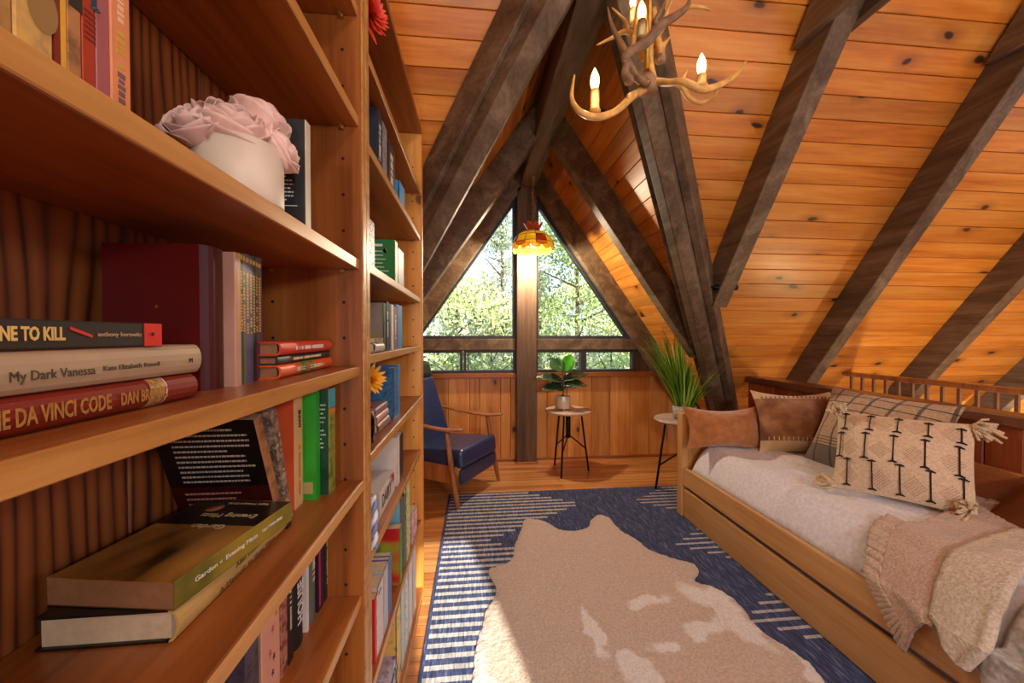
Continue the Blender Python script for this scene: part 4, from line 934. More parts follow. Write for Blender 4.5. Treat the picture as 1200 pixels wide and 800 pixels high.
mc = MB(); mc.grid(lambda u, v: (1.389 + u * .735, .44 + v * 1.89, bed_top(1.389 + u * .735, .44 + v * 1.89) if 0 < u else .31), 70, 150)
n0 = 71
cov = mc.build('coverlet', cloth('white plush coverlet', srgb(222, 224, 232), srgb(244, 246, 252), 70, .5), sub=0, solid=.006)
tag(cov, 'white plush coverlet spread over the daybed mattress', 'blanket')
BB(1.48, .46, .25, 2.10, 2.22, .41).build('mattress', paint(226, 216, 200, rough=.9), bed, bevel=.04, seg=4)

# pillows
def pillow_mesh(w, h, t, nu=26, nv=22, seed=1, crease=.012, ears=.06, dip=0):
    m = MB()
    for sgn in (1, -1):
        def fn(u, v):
            a, b_ = 2 * u - 1, 2 * v - 1
            prof = (max(0, 1 - a * a) ** .78) * (max(0, 1 - b_ * b_) ** .78)
            x = w / 2 * a * (1 - ears * (1 - b_ * b_) * abs(a)); y = h / 2 * b_ * (1 - ears * (1 - a * a) * abs(b_)) - dip * (1 - a * a) * max(0, b_)
            edge = prof ** .5
            z = sgn * t / 2 * prof + crease * edge * noise.noise((a * 2.2 + seed, b_ * 2.2, sgn * 3 + seed)) + crease * .5 * edge * noise.noise((a * 6, b_ * 6 + seed, seed))
            return (x, y, z)
        if sgn > 0: m.grid(fn, nu, nv)
        else: m.grid(lambda u, v: fn(1 - u, v), nu, nv)
    return m
def pose(o, c, right, up):
    r = V(right).normalized(); u = V(up); u = (u - r * u.dot(r)).normalized(); n = r.cross(u)
    o.matrix_world = Matrix(((r.x, u.x, n.x, c[0]), (r.y, u.y, n.y, c[1]), (r.z, u.z, n.z, c[2]), (0, 0, 0, 1)))
def cushion(label, c, right, up, w, h, t, mat, seed=1, ears=.06, crease=.012, dip=0):
    root = thing('cushion', label, 'cushion', (0, 0, 0)); pose(root, c, right, up)
    m = pillow_mesh(w, h, t, seed=seed, ears=ears, crease=crease, dip=dip); SUB[root.name] = m.build('cushion_cover', mat, root)
    return root
def front_z(a, b_, w, h, t, seed, crease=.012):
    a, b_ = 2 * a / w, 2 * b_ / h
    prof = (max(0, 1 - a * a) ** .78) * (max(0, 1 - b_ * b_) ** .78); e = prof ** .5
    return t / 2 * prof + crease * e * noise.noise((a * 2.2 + seed, b_ * 2.2, 3 + seed)) + crease * .5 * e * noise.noise((a * 6, b_ * 6 + seed, seed))
velvet = cloth('caramel velvet', srgb(168, 104, 48), srgb(196, 130, 68), 25, .1, .6, .7)
cushion('small caramel velvet lumbar cushion against the end panel', (1.56, 2.225, .622), (1, -.12, 0), (0, .3, .95), .50, .275, .21, velvet, 3, ears=.15, dip=.018)
# brown cushion with cream bands and blanket stitches
def banded():
    m, nt, p = base('brown suede with cream bands'); L = nt.links.new
    tc = N(nt, 'ShaderNodeTexCoord'); s = N(nt, 'ShaderNodeSeparateXYZ'); L(tc.outputs['Object'], s.inputs[0])
    nz = N(nt, 'ShaderNodeTexNoise'); nz.inputs['Scale'].default_value = 14; nz.inputs['Detail'].default_value = 4; L(tc.outputs['Object'], nz.inputs[0])
    br = ramp(nt, [(.3, srgb(120, 76, 44)), (.5, srgb(150, 100, 62)), (.75, srgb(178, 130, 90))]); L(nz.outputs['Fac'], br.inputs[0])
    top = math_n(nt, 'GREATER_THAN', s.outputs[1], None, vb=.137); bot = math_n(nt, 'LESS_THAN', s.outputs[1], None, vb=-.117)
    c = mix(nt, math_n(nt, 'MAXIMUM', top, bot), br.outputs[0], srgb(216, 186, 140)); L(c, p.inputs['Base Color']); p.inputs['Roughness'].default_value = .9; p.inputs['Sheen Weight'].default_value = .4
    return m
c2 = cushion('square brown cushion with cream bands and a row of cream stitches', (1.94, 2.09, .675), (.95, -.32, .02), (.05, .34, .94), .46, .39, .22, banded(), 7, ears=.12, dip=.012)
m = MB()
for k in range(17):
    a = -.18 + k * .0225
    for b0, b1 in ((-.121, -.096),):
        m.tube([(a, b0, front_z(a, b0, .46, .39, .22, 7) + .002), (a, b1, front_z(a, b1, .46, .39, .22, 7) + .002)], .0025, 5)
m.build('stitches', M['tassel'], c2)
m = MB()
for k in range(17):
    a = -.18 + k * .0225
    m.tube([(a, .137, front_z(a, .137, .46, .39, .22, 7) + .002), (a, .148, front_z(a, .148, .46, .39, .22, 7) + .002)], .0028, 5)
m.build('stitches', paint(90, 54, 32), c2)
def plaid():
    m, nt, p = base('beige plaid wool'); L = nt.links.new
    tc = N(nt, 'ShaderNodeTexCoord'); s = N(nt, 'ShaderNodeSeparateXYZ'); L(tc.outputs['Object'], s.inputs[0])
    def line(o, off, per, w):
        f = math_n(nt, 'FRACT', math_n(nt, 'DIVIDE', math_n(nt, 'ADD', o, None, vb=off + 10 * per), None, vb=per))
        return math_n(nt, 'LESS_THAN', f, None, vb=w)
    nz = N(nt, 'ShaderNodeTexNoise'); nz.inputs['Scale'].default_value = 90; L(tc.outputs['Object'], nz.inputs[0])
    r = ramp(nt, [(.3, srgb(172, 146, 114)), (.7, srgb(206, 180, 146))]); L(nz.outputs['Fac'], r.inputs[0])
    c = r.outputs[0]
    low = math_n(nt, 'LESS_THAN', s.outputs[1], None, vb=-.115)
    c = mix(nt, math_n(nt, 'MULTIPLY', low, None, vb=.85), c, srgb(96, 92, 92))
    c = mix(nt, math_n(nt, 'MULTIPLY', line(s.outputs[0], .03, .095, .14), None, vb=.8), c, srgb(66, 58, 54))
    up_ = math_n(nt, 'GREATER_THAN', s.outputs[1], None, vb=.085)
    c = mix(nt, math_n(nt, 'MULTIPLY', math_n(nt, 'MULTIPLY', line(s.outputs[1], .0, .045, .13), up_), None, vb=.85), c, srgb(52, 46, 44))
    mid = math_n(nt, 'MULTIPLY', math_n(nt, 'LESS_THAN', s.outputs[1], None, vb=-.07), math_n(nt, 'GREATER_THAN', s.outputs[1], None, vb=-.118))
    c = mix(nt, math_n(nt, 'MULTIPLY', math_n(nt, 'MULTIPLY', line(s.outputs[1], 0, .015, .3), mid), None, vb=.9), c, srgb(56, 52, 50))
    L(c, p.inputs['Base Color']); p.inputs['Roughness'].default_value = .95; p.inputs['Sheen Weight'].default_value = .3
    b = N(nt, 'ShaderNodeBump'); b.inputs['Strength'].default_value = .3; b.inputs['Distance'].default_value = .003; L(nz.outputs['Fac'], b.inputs['Height']); L(b.outputs[0], p.inputs['Normal'])
    return m
cushion('large beige cushion with dark plaid lines leaning on the half wall', (1.97, 1.68, .695), (.08, -1, -.02), (.42, 0, .9), .56, .45, .20, plaid(), 11)
# white cushion with yarn lines and tassels
def woven():
    m, nt, p = base('cream woven cotton with openwork diamonds'); L = nt.links.new
    tc = N(nt, 'ShaderNodeTexCoord'); s = N(nt, 'ShaderNodeSeparateXYZ'); L(tc.outputs['Object'], s.inputs[0])
    def cell(o, off, per): return math_n(nt, 'ABSOLUTE', math_n(nt, 'SUBTRACT', math_n(nt, 'FRACT', math_n(nt, 'DIVIDE', math_n(nt, 'ADD', o, None, vb=off + 10 * per), None, vb=per)), None, vb=.5))
    dia = math_n(nt, 'LESS_THAN', math_n(nt, 'ADD', cell(s.outputs[0], .0, .1), math_n(nt, 'MULTIPLY', cell(s.outputs[1], .06, .12), None, vb=1.15)), None, vb=.36)
    g = math_n(nt, 'MAXIMUM', math_n(nt, 'GREATER_THAN', cell(math_n(nt, 'ADD', s.outputs[0], s.outputs[1]), 0, .011), None, vb=.32), math_n(nt, 'GREATER_THAN', cell(math_n(nt, 'SUBTRACT', s.outputs[0], s.outputs[1]), 0, .011), None, vb=.32))
    nz = N(nt, 'ShaderNodeTexNoise'); nz.inputs['Scale'].default_value = 120; L(tc.outputs['Object'], nz.inputs[0])
    r = ramp(nt, [(.3, srgb(218, 192, 158)), (.7, srgb(240, 220, 190))]); L(nz.outputs['Fac'], r.inputs[0])
    hol = math_n(nt, 'MULTIPLY', dia, math_n(nt, 'SUBTRACT', None, g, va=1))
    c = mix(nt, math_n(nt, 'MULTIPLY', hol, None, vb=.5), r.outputs[0], srgb(150, 110, 76)); L(c, p.inputs['Base Color']); p.inputs['Roughness'].default_value = .95
    hh = math_n(nt, 'ADD', nz.outputs['Fac'], math_n(nt, 'MULTIPLY', math_n(nt, 'MULTIPLY', dia, g), None, vb=.9))
    b = N(nt, 'ShaderNodeBump'); b.inputs['Strength'].default_value = .5; b.inputs['Distance'].default_value = .004; L(hh, b.inputs['Height']); L(b.outputs[0], p.inputs['Normal'])
    return m
W4, H4, T4 = .42, .36, .20
c4 = cushion('cream woven cushion with black yarn lines and corner tassels', (1.79, 1.42, .682), (.56, -.82, .02), (.34, .26, .88), W4, H4, T4, woven(), 15, ears=.04)
def fz(a, b_): return front_z(a, b_, W4, H4, T4, 15)
def yarn(a, b0, b1):
    m = MB(); pts = [(a, b0 + (b1 - b0) * k / 6, fz(a, b0 + (b1 - b0) * k / 6) + .003) for k in range(7)]; m.tube(pts, .0022, 6)
    for bb_ in (b0, b1):
        for q in (-1, 1): m.tube([(a, bb_, fz(a, bb_) + .004), (a + q * .013, bb_ - .004, fz(a + q * .013, bb_ - .004) + .005)], [.0042, .0026], 6)
    m.build('yarn_line', M['stitch'], c4)
for k in range(5): yarn(-.175 + k * .087, .165 - .004 * k, .088)
for k in range(5): yarn(-.185 + k * .088, .068, -.042)
for k in range(5): yarn(-.155 + k * .083, -.052, -.158)
def tassel(p, d, parent, seed):
    rn = random.Random(seed); m = MB(); p = V(p); d = V(d).normalized()
    for k in range(60):
        s_ = V((rn.gauss(0, 1), rn.gauss(0, 1), rn.gauss(0, 1))) * .017; e_ = p + d * rn.uniform(.032, .046) + s_
        m.tube([p + s_ * .2, p + d * .02 + s_ * .75, e_], [.0042, .005, .0044], 5)
    m.lathe([(0, -.008), (.011, -.004), (.012, .006), (.006, .014), (0, .016)], p, 10)
    m.build('tassel', M['tassel'], parent)
for (a, b_, dx, dy, dz) in ((-W4 / 2 + .01, H4 / 2 - .01, -.1, .1, .5), (W4 / 2, H4 / 2 - .01, .7, -.5, .15), (-W4 / 2 + .01, -H4 / 2 + .01, -.9, .12, .1), (W4 / 2 - .02, -H4 / 2 + .03, -.35, -.25, .6)):
    tassel((a, b_, .01), (dx, dy, dz), c4, int(a * 100) + 50)
cushion('brown leather cushion at the near end of the daybed', (2.03, 1.04, .575), (.1, -1, .0), (.78, .05, .5), .42, .30, .15, plain('brown leather', srgb(120, 66, 32), .4, noise=.15, nscale=20), 19)

# knitted throw hanging over the front rail
knit = cloth('pinkish beige knit', srgb(186, 156, 132), srgb(222, 194, 170), 150, .9, .5)
rib = cloth('ribbed hem knit', srgb(190, 164, 138), srgb(224, 202, 176), 120, .8, .4)
th = thing('knitted_throw', 'beige knitted throw with a ribbed hem hanging over the front rail of the daybed', 'blanket', (1.5, 1.0, .3))
def lerp_tab(tab, v):
    for (a0, b0), (a1, b1) in zip(tab, tab[1:]):
        if v <= a1: return b0 + (b1 - b0) * max(0, (v - a0) / (a1 - a0))
    return tab[-1][1]
def throw_pt(u, v, lift=0):
    """u from the ribbed hem to the near edge, v from the back of the bed over its front and down"""
    yl = lerp_tab(((0, 1.36), (.52, 1.255), (.68, 1.175), (1, 1.04)), v); yr = lerp_tab(((0, 1.10), (.3, .99), (.52, .90), (.68, .855), (1, .89)), v)
    y = yl + (yr - yl) * u
    hang_end = .205 + .145 * math.sin(min(1, u / .5) * PI / 2) - .055 * max(0, u - .65) / .35
    wave = .016 * math.sin(u * 9 + .6) * max(0, v - .5) * 2 * min(1, u * 4)
    if v < .52:
        k = v / .52; x = 2.08 - (2.08 - 1.47) * k; z = bed_top(x, y) + .017 + .007 * noise.noise((u * 4 + v * 5, v * 6, 7))
    elif v < .68:
        k = (v - .52) / .16; x = 1.47 - .115 * k; z = max(bed_top(1.47, y) + .017 - .11 * k ** 1.9, .348)
        if k > .8: x = 1.378 - .030 * (k - .8) / .2
    else:
        k = (v - .68) / .32; x = 1.346 - .008 * k; z = .378 + (hang_end - .378) * k
    x -= abs(wave) if v > .6 else 0
    if v > .6: x -= lift
    else: z += lift
    return V((x - 1.5, y - 1.0, z - .3))
m = MB(); m.grid(lambda u, v: throw_pt(.17 + u * .83, v), 60, 90)
o = m.build('knit_body', knit, th, solid=.012)
d = o.modifiers.new('loops', 'DISPLACE'); tk = bpy.data.textures.new('knit loops', 'CLOUDS'); tk.noise_scale = .009; d.texture = tk; d.strength = .006; d.texture_coords = 'GLOBAL'
def ribbed(u, v):
    p = throw_pt(u * .18, .44 + v * .56); q = .0035 * math.sin(v * 2 * PI * 22)
    return p + (V((0, 0, q)) if v < .2 else V((-q, 0, q * .3)))
m = MB(); m.grid(ribbed, 8, 210); m.build('ribbed_hem', rib, th, solid=.012)
# the near edge turned back over itself, showing the pale weave of the other side
fold = cloth('pale weave side of the throw', srgb(196, 180, 154), srgb(234, 226, 206), 130, .7, .3)
def foldfn(u, v):
    vv = .995 - u * .86; wd_ = .075 * (.35 + .65 * math.sin(PI * min(1, .1 + u * .8)))
    if v < .5:
        a = v / .5 * PI; e = throw_pt(1, vv, .004); out = V((0, -1, 0)); upn = V((0, 0, 1)) if vv < .6 else V((-1, 0, .2)).normalized()
        p = e + out * (.016 * math.sin(a)) + upn * (.012 * (1 - math.cos(a)))
    else:
        k = (v - .5) / .5; e = throw_pt(1 - k * wd_ / .2, vv, .026 - .012 * k); p = e
    return p + V((0, 0, .0016 * math.sin(u * 150) * math.sin(v * 50)))
m = MB(); m.grid(foldfn, 90, 24); m.build('turned_back_edge', fold, th, solid=.008)
gb = thing('fringed_blanket', 'pale grey blanket bunched on the bed rail just past the knitted throw', 'blanket', (1.37, .8, .4))
def gbf(u, v):
    y = .845 - u * .36 + .02 * v
    if v < .5: k = v / .5; x = 1.62 - .235 * k; z = max(bed_top(x, y) + .014, .352) + .008 * math.sin(u * 20 + v * 5)
    else: k = (v - .5) / .5; x = 1.345 - .01 * math.sin(u * 26) * k; z = .37 - (.07 + .03 * math.sin(u * 15)) * k
    return V((x - 1.37, y - .8, z - .4))
m = MB(); m.grid(gbf, 40, 40); m.build('blanket_body', cloth('pale grey plush', srgb(160, 158, 150), srgb(214, 214, 206), 60, .7), gb, solid=.012)
m = MB(); rn = random.Random(4)
for k in range(36):
    p = gbf(k / 36, 1); m.tube([p, p + V((rn.uniform(-.004, .002), rn.uniform(-.006, .006), -.018)), p + V((rn.uniform(-.006, .003), rn.uniform(-.012, .012), -.04))], [.003, .003, .0015], 5)
m.build('fringe', M['tassel'], gb)

# ------------------------------------------------------------------ armchair (local y forward, x to its right)
fw = V((.85, -.53, 0)).normalized(); ca = math.atan2(-fw.x, fw.y)
ch = thing('armchair', 'mid-century armchair with sky-tinted black leather cushions and wooden arms below the windows', 'armchair', (.035, 2.83, 0), (0, 0, ca))
def leg(pts, rad, nm_='leg'): m = MB(); q, r = smooth_path([(*p, r_) for p, r_ in zip(pts, rad)], 5); m.tube(q, r, 12); return m.build(nm_, M['walnut'], ch)
for sx in (1, -1):
    leg([(sx * .292, -.0, .002), (sx * .287, -.045, .22), (sx * .283, -.105, .535)], [.012, .022, .014])
    leg([(sx * .285, -.66, .002), (sx * .28, -.6, .25), (sx * .278, -.56, .53)], [.012, .022, .014])
    m = MB(); path, _ = smooth_path([(sx * .285, .035, .556, 1), (sx * .287, -.1, .541, 1), (sx * .283, -.3, .548, 1), (sx * .275, -.52, .572, 1), (sx * .27, -.62, .575, 1)], 6)
    n_ = len(path); vs, fs = [], []
    for i, q in enumerate(path):
        k = i / (n_ - 1); w = .034 * (1 - .35 * abs(2 * k - .7) ** 2) * (.55 if i in (0, n_ - 1) else 1); t = .011 * (.6 if i in (0, n_ - 1) else 1)
        for a in range(12): vs.append((q.x + w * math.cos(a * PI / 6), q.y, q.z + t * math.sin(a * PI / 6)))
    fs = [(i * 12 + a, i * 12 + (a + 1) % 12, (i + 1) * 12 + (a + 1) % 12, (i + 1) * 12 + a) for i in range(n_ - 1) for a in range(12)] + [tuple(range(11, -1, -1)), tuple((n_ - 1) * 12 + a for a in range(12))]
    m.add(vs, fs, 0, True); m.build('armrest', M['walnut'], ch)
    m = MB(); m.box(sx * .262 - .011, -.62, .16, sx * .262 + .011, -.03, .285); m.build('side_rail', M['walnut'], ch, bevel=.006)
m = MB(); m.box(-.25, -.62, .19, .25, -.6, .28); m.build('rear_rail', M['walnut'], ch, bevel=.005)
tilt = Matrix.Translation((0, -.02, .40)) @ Matrix.Rotation(.09, 4, 'X')
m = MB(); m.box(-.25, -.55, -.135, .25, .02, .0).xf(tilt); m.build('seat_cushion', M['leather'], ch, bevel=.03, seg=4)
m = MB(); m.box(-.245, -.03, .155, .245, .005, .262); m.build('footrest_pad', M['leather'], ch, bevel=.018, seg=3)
bt = Matrix.Translation((0, -.47, .36)) @ Matrix.Rotation(.36, 4, 'X')
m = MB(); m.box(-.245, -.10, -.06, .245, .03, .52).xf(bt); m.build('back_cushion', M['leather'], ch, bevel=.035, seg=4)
m = MB(); m.box(-.24, -.085, .49, .24, .045, .66).xf(bt); m.build('headrest', plain('dark green leather', srgb(24, 40, 36), .4), ch, bevel=.05, seg=4)
m = MB(); m.box(-.2, -.125, .0, .2, -.1, .6).xf(bt); m.build('back_frame', M['walnut'], ch, bevel=.006)

# ------------------------------------------------------------------ side tables and plants
def side_table(label, x, y, rot, zt=.548):
    t = thing('side_table', label, 'table', (x, y, 0), (0, 0, rot), 'round side tables')
    m = MB(); m.lathe([(.17, zt - .022), (.194, zt - .02), (.2, zt - .012), (.2, zt - .006), (.197, zt)], n=48); m.build('tabletop', M['tabletop'], t)
    for k in range(3):
        a = k * 2 * PI / 3; ca_, sa = math.cos(a), math.sin(a)
        m = MB(); m.tube([(.115 * ca_, .115 * sa, zt - .022), (.185 * ca_, .185 * sa, .0)], .0085, 8); m.build('leg', M['black_metal'], t)
        m = MB(); m.tube([(.158 * ca_, .158 * sa, .2), (0, 0, .33)], .006, 8); m.build('brace', M['black_metal'], t)
    m = MB(); m.tube([(0, 0, .3), (0, 0, zt - .02)], .022, 12); m.build('centre_post', M['black_metal'], t)
    m = MB(); m.box(-.07, -.012, zt - .03, .07, .012, zt - .0215); m.build('mount_plate', M['black_metal'], t)
    return t
T1 = (.815, 3.24); side_table('round pale wood table with black metal legs under the window, carrying the fig plant', *T1, math.radians(-122))
T2 = (1.55, 2.68); side_table('round table half hidden behind the daybed post, carrying the grass plant', *T2, math.radians(150), .575)
fp = thing('potted_fig', 'small fig plant with glossy dark leaves in a white footed pot on the round table', 'plant', (T1[0] - .05, T1[1] - .01, .548))
m = MB()
for k in range(3): a = k * 2 * PI / 3 + .5; m.lathe([(.008, 0), (.011, .018)], (.042 * math.cos(a), .042 * math.sin(a), 0), 8)
m.lathe([(.058, .016), (.066, .02), (.067, .122), (.062, .124), (.06, .1)], n=32); m.build('pot', M['white_cer'], fp)
m = MB(); m.lathe([(0, .1), (.06, .1), (.05, .106), (0, .11)], n=20, close=False); m.build('soil', M['soil'], fp)
m = MB(); m.tube([(0, 0, .09), (.004, .0, .2), (-.004, 0, .36)], [.006, .005, .003], 8); m.build('stem', paint(96, 70, 46), fp)
def leafm(L_, W_, p, d, up, droop=.25):
    p, d, up = V(p), V(d).normalized(), V(up); s_ = d.cross(up).normalized(); u_ = s_.cross(d)
    def fn(u, v):
        a = 2 * u - 1; w = W_ * (math.sin(PI * v ** .8) ** .8) * .5
        return p + d * L_ * v + s_ * w * a + u_ * (.18 * w * abs(a) * 2 - droop * L_ * v * v + .004 * math.sin(v * 20) * abs(a))
    m = MB(); m.grid(fn, 6, 12); return m
for k, (z, az, el, L_, W_, green) in enumerate(tuple((q[0] * 1.12, q[1], q[2], q[3] * 1.22, q[4] * 1.25, q[5]) for q in (((.3, 165, 48, .15, .1, 1), (.305, 20, 56, .15, .1, 2), (.23, 5, 22, .2, .095, 0), (.2, -20, 8, .17, .085, 0), (.22, 185, 20, .2, .09, 0), (.17, 200, 10, .17, .085, 0), (.15, 160, 45, .12, .07, 0), (.16, -60, 25, .13, .075, 0), (.2, 90, 30, .14, .08, 0))))):
    a, e_ = math.radians(az), math.radians(el); d = (math.cos(a) * math.cos(e_), math.sin(a) * math.cos(e_), math.sin(e_))
    leafm(L_, W_, (0, 0, z), d, (0, -.55, .8) if el < 45 else (0, -1, .3)).build('leaf', plain('fig leaf %d' % k, [srgb(40, 66, 40), srgb(56, 96, 60), srgb(64, 160, 40)][green], .22, noise=.2, nscale=20), fp, solid=.001)
gp = thing('potted_grass', 'tall green grass plant in a patterned basket pot behind the daybed', 'plant', (T2[0] + .01, T2[1] - .01, .575))
m = MB(); m.lathe([(.06, 0), (.078, .01), (.084, .1), (.078, .1), (.074, .08)], n=32); m.build('basket_pot', picture('black white weave', [srgb(30, 28, 28), srgb(210, 206, 200), srgb(60, 56, 54), srgb(220, 216, 210)], 110, .8), gp)
m = MB(); m.lathe([(0, .08), (.075, .08), (0, .086)], n=16, close=False); m.build('soil', M['soil'], gp)
rn = random.Random(11); m = MB()
for k in range(230):
    az = rn.uniform(0, 2 * PI); sp = rn.random() ** .8; L_ = rn.uniform(.38, .68) * (1 - .18 * sp); p = V((math.cos(az), math.sin(az), 0)) * rn.uniform(0, .062) + V((0, 0, .08))
    d = V((math.cos(az) * sp * .5, math.sin(az) * sp * .5, 1)).normalized(); s_ = d.cross(V((math.cos(az), math.sin(az), .1))).normalized(); bend = rn.uniform(.0, .12) * sp; w = rn.uniform(.0055, .0085)
    o_ = V((math.cos(az), math.sin(az), 0)); gl = V(gp.location)
    while L_ > .1:
        q = gl + p + d * L_ + o_ * bend; lim = max(ZP - A * (q.x - XR), ZP - A * (q.y - YV)) - (.42 if abs(q.x - q.y + .895) < .24 else .06)
        if q.z < lim: break
        L_ *= .9
    m.grid(lambda u, v: p + d * L_ * v + o_ * bend * v * v + s_ * (u - .5) * 2 * w * (1 - v ** 1.6) + d.cross(s_) * (.003 * (1 - abs(2 * u - 1))), 2, 6)
def grass_mat():
    mm, nt, p = base('grass blades'); g = N(nt, 'ShaderNodeNewGeometry'); r = ramp(nt, [(0, srgb(60, 116, 28)), (.5, srgb(112, 170, 48)), (1, srgb(174, 212, 86))]); nt.links.new(g.outputs['Random Per Island'], r.inputs[0]); nt.links.new(r.outputs[0], p.inputs['Base Color']); p.inputs['Roughness'].default_value = .45; return mm
m.build('grass_blades', grass_mat(), gp)

# ------------------------------------------------------------------ pendant lamp of coloured glass
PL = thing('pendant_lamp', 'amber and red stained-glass pendant lamp hanging from the ridge beam by the window', 'lamp', (.497, 3.22, 2.575))
def glassy(name, col, st): 
    m, nt, p = base(name); p.inputs['Base Color'].default_value = col; p.inputs['Roughness'].default_value = .25; p.inputs['Transmission Weight'].default_value = .35; p.inputs['Emission Color'].default_value = col; p.inputs['Emission Strength'].default_value = st; return m
amb, red, yel = glassy('lit amber glass', srgb(206, 112, 24), .2), glassy('lit red orange glass', srgb(176, 62, 24), .14), glassy('lit yellow glass', srgb(226, 176, 40), .3)
prof = [(.05, -.475), (.105, -.497), (.152, -.535), (.178, -.585), (.180, -.635)]
NS = 12
def pan(q0, q1, r0, z0, r1, z1, mat, scal=0, name='glass_panel'):
    def fn(u, v):
        q = q0 + (q1 - q0) * u; r_ = r0 + (r1 - r0) * v; z = z0 + (z1 - z0) * v - scal * v * math.sin(PI * u)
        return (r_ * math.cos(q), r_ * math.sin(q), z)
    m = MB(); m.grid(fn, 6, 3); return m.build(name, mat, PL, solid=.003)
for k in range(NS):
    q0, q1 = 2 * PI * k / NS + .012, 2 * PI * (k + 1) / NS - .012
    pan(q0, q1, .05, -.475, .108, -.497, red if k % 2 else amb); pan(q0, q1, .109, -.498, .152, -.531, yel)
    pan(q0, q1, .153, -.533, .179, -.588, yel if k % 3 else red); pan(q0, q1, .18, -.591, .181, -.612, amb if k % 2 else yel, .016, 'scalloped_panel'); pan(q0 + .26, q1 + .26, .177, -.612, .176, -.638, yel, .018, 'scalloped_panel')
    m = MB(); m.tube([(r_ * math.cos(q0 - .012), r_ * math.sin(q0 - .012), z) for r_, z in prof[:-1] + [(.1805, -.614)]], .003, 6); m.build('lead_rib', M['black_metal'], PL)
for r_, z in ((.1085, -.4975), (.1525, -.532), (.18, -.59)):
    m = MB(); m.tube([(r_ * math.cos(2 * PI * k / 36), r_ * math.sin(2 * PI * k / 36), z) for k in range(37)], .0026, 6); m.build('lead_ring', M['black_metal'], PL)
for k in range(7):
    a = 2 * PI * k / 7 + .45; dd = V((math.cos(a), math.sin(a), 0)); sd = V((-math.sin(a), math.cos(a), 0))
    m = MB(); m.grid(lambda u, v: dd * (.038 + .045 * v) + sd * ((u - .5) * .06 * math.sin(PI * (.25 + .62 * v))) + V((0, 0, -.475 + .07 * v)), 4, 5); m.build('crown_petal', red, PL, solid=.003)
m = MB(); m.lathe([(.012, -.43), (.05, -.47), (.05, -.476), (0, -.476)], n=20); m.build('cap', M['brass'], PL)
m = MB()
for k in range(15):
    z = -.02 - k * .0275; rot = k % 2
    pts = [((.009 * math.cos(q * PI / 5)) * (1 - rot), (.009 * math.cos(q * PI / 5)) * rot, z + .0165 * math.sin(q * PI / 5)) for q in range(11)]; m.tube(pts, .0028, 6)
m.build('chain', M['brass'], PL)
m = MB(); m.tube([(.02, .0, -.01), (-.012, .01, -.15), (.02, -.005, -.28), (-.015, 0, -.4), (0, 0, -.44)], .003, 6); m.build('loose_cord', paint(170, 130, 84), PL)
m = MB(); m.tube([(0, 0, -.476), (0, 0, -.53)], .016, 10); sock = m.build('socket', M['brass'], PL)
m = MB(); m.lathe([(.012, -.53), (.03, -.565), (.028, -.59), (0, -.61)], n=16); m.build('bulb', emit('lit pendant bulb', (1, .7, .35, 1), 6), sock)

# ------------------------------------------------------------------ antler chandelier
HX, HY, HZ = .495, 1.056, 1.91
CH = thing('antler_chandelier', 'antler chandelier with candle bulbs hanging in front of the valley beam', 'chandelier', (HX, HY, HZ))
ho = V((HX, HY, HZ))
def ant(pts, mat, name='antler', k=6):
    """pts: picture x, picture y, depth offset, radius"""
    P = [tuple(atY(px, py, HY + dy) - ho) + (r_,) for px, py, dy, r_ in pts]
    q, rr_ = smooth_path(P, k); m = MB(); m.tube(q, rr_, 10); return m
def antler(pieces, mat):
    m = MB()
    for p in pieces:
        a = ant(p, mat); o_ = len(m.v); m.v += a.v; m.f += [[i + o_ for i in f] for f in a.f]; m.m += a.m; m.sm += a.sm
    return m.build('antler', mat, CH)
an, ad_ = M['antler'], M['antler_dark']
antler([[(757, 104, 0, .010), (742, 112, -.04, .011), (722, 130, -.08, .0095), (700, 137, -.1, .0095), (680, 131, -.1, .0085), (670, 115, -.09, .006), (673, 88, -.08, .002)], [(745, 110, -.04, .009), (737, 112, -.06, .006), (736, 116, -.07, .003)]], an)
antler([[(765, 95, 0, .011), (783, 97, -.05, .010), (800, 96, -.09, .010), (823, 105, -.1, .0105), (845, 99, -.09, .008), (862, 88, -.07, .006), (874, 72, -.05, .002)], [(798, 95, -.09, .008), (801, 90, -.09, .005), (805, 82, -.09, .0015)]], an)
antler([[(775, 97, .05, .008), (797, 100, .12, .009), (808, 115, .14, .009), (823, 120, .14, .008), (836, 113, .12, .006), (841, 104, .1, .002)]], an)
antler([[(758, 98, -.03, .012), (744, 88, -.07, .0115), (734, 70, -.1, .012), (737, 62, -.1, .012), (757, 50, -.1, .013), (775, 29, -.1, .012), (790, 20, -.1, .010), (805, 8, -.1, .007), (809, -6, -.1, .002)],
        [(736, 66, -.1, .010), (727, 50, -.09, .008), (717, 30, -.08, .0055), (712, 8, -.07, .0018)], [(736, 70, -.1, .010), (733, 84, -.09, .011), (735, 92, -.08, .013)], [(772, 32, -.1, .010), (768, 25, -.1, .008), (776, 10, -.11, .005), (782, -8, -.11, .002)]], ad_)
antler([[(755, 70, .05, .009), (745, 45, .08, .010), (733, 37, .1, .008), (718, 44, .12, .006), (699, 53, .13, .002)], [(735, 37, .1, .007), (733, 25, .1, .005), (717, 9, .1, .0018)]], an)
antler([[(765, 60, .05, .010), (774, 35, .09, .010), (790, 18, .12, .009), (808, 8, .14, .007), (824, 9, .14, .006), (833, 13, .13, .003)], [(775, 33, .09, .008), (783, 10, .08, .005), (792, -10, .07, .003)]], an)
antler([[(772, 72, .03, .012), (776, 55, .04, .010), (780, 50, .05, .006), (786, 42, .06, .002)], [(775, 70, .03, .013), (774, 60, .02, .011), (770, 40, .03, .010), (766, 10, .04, .008)]], an)
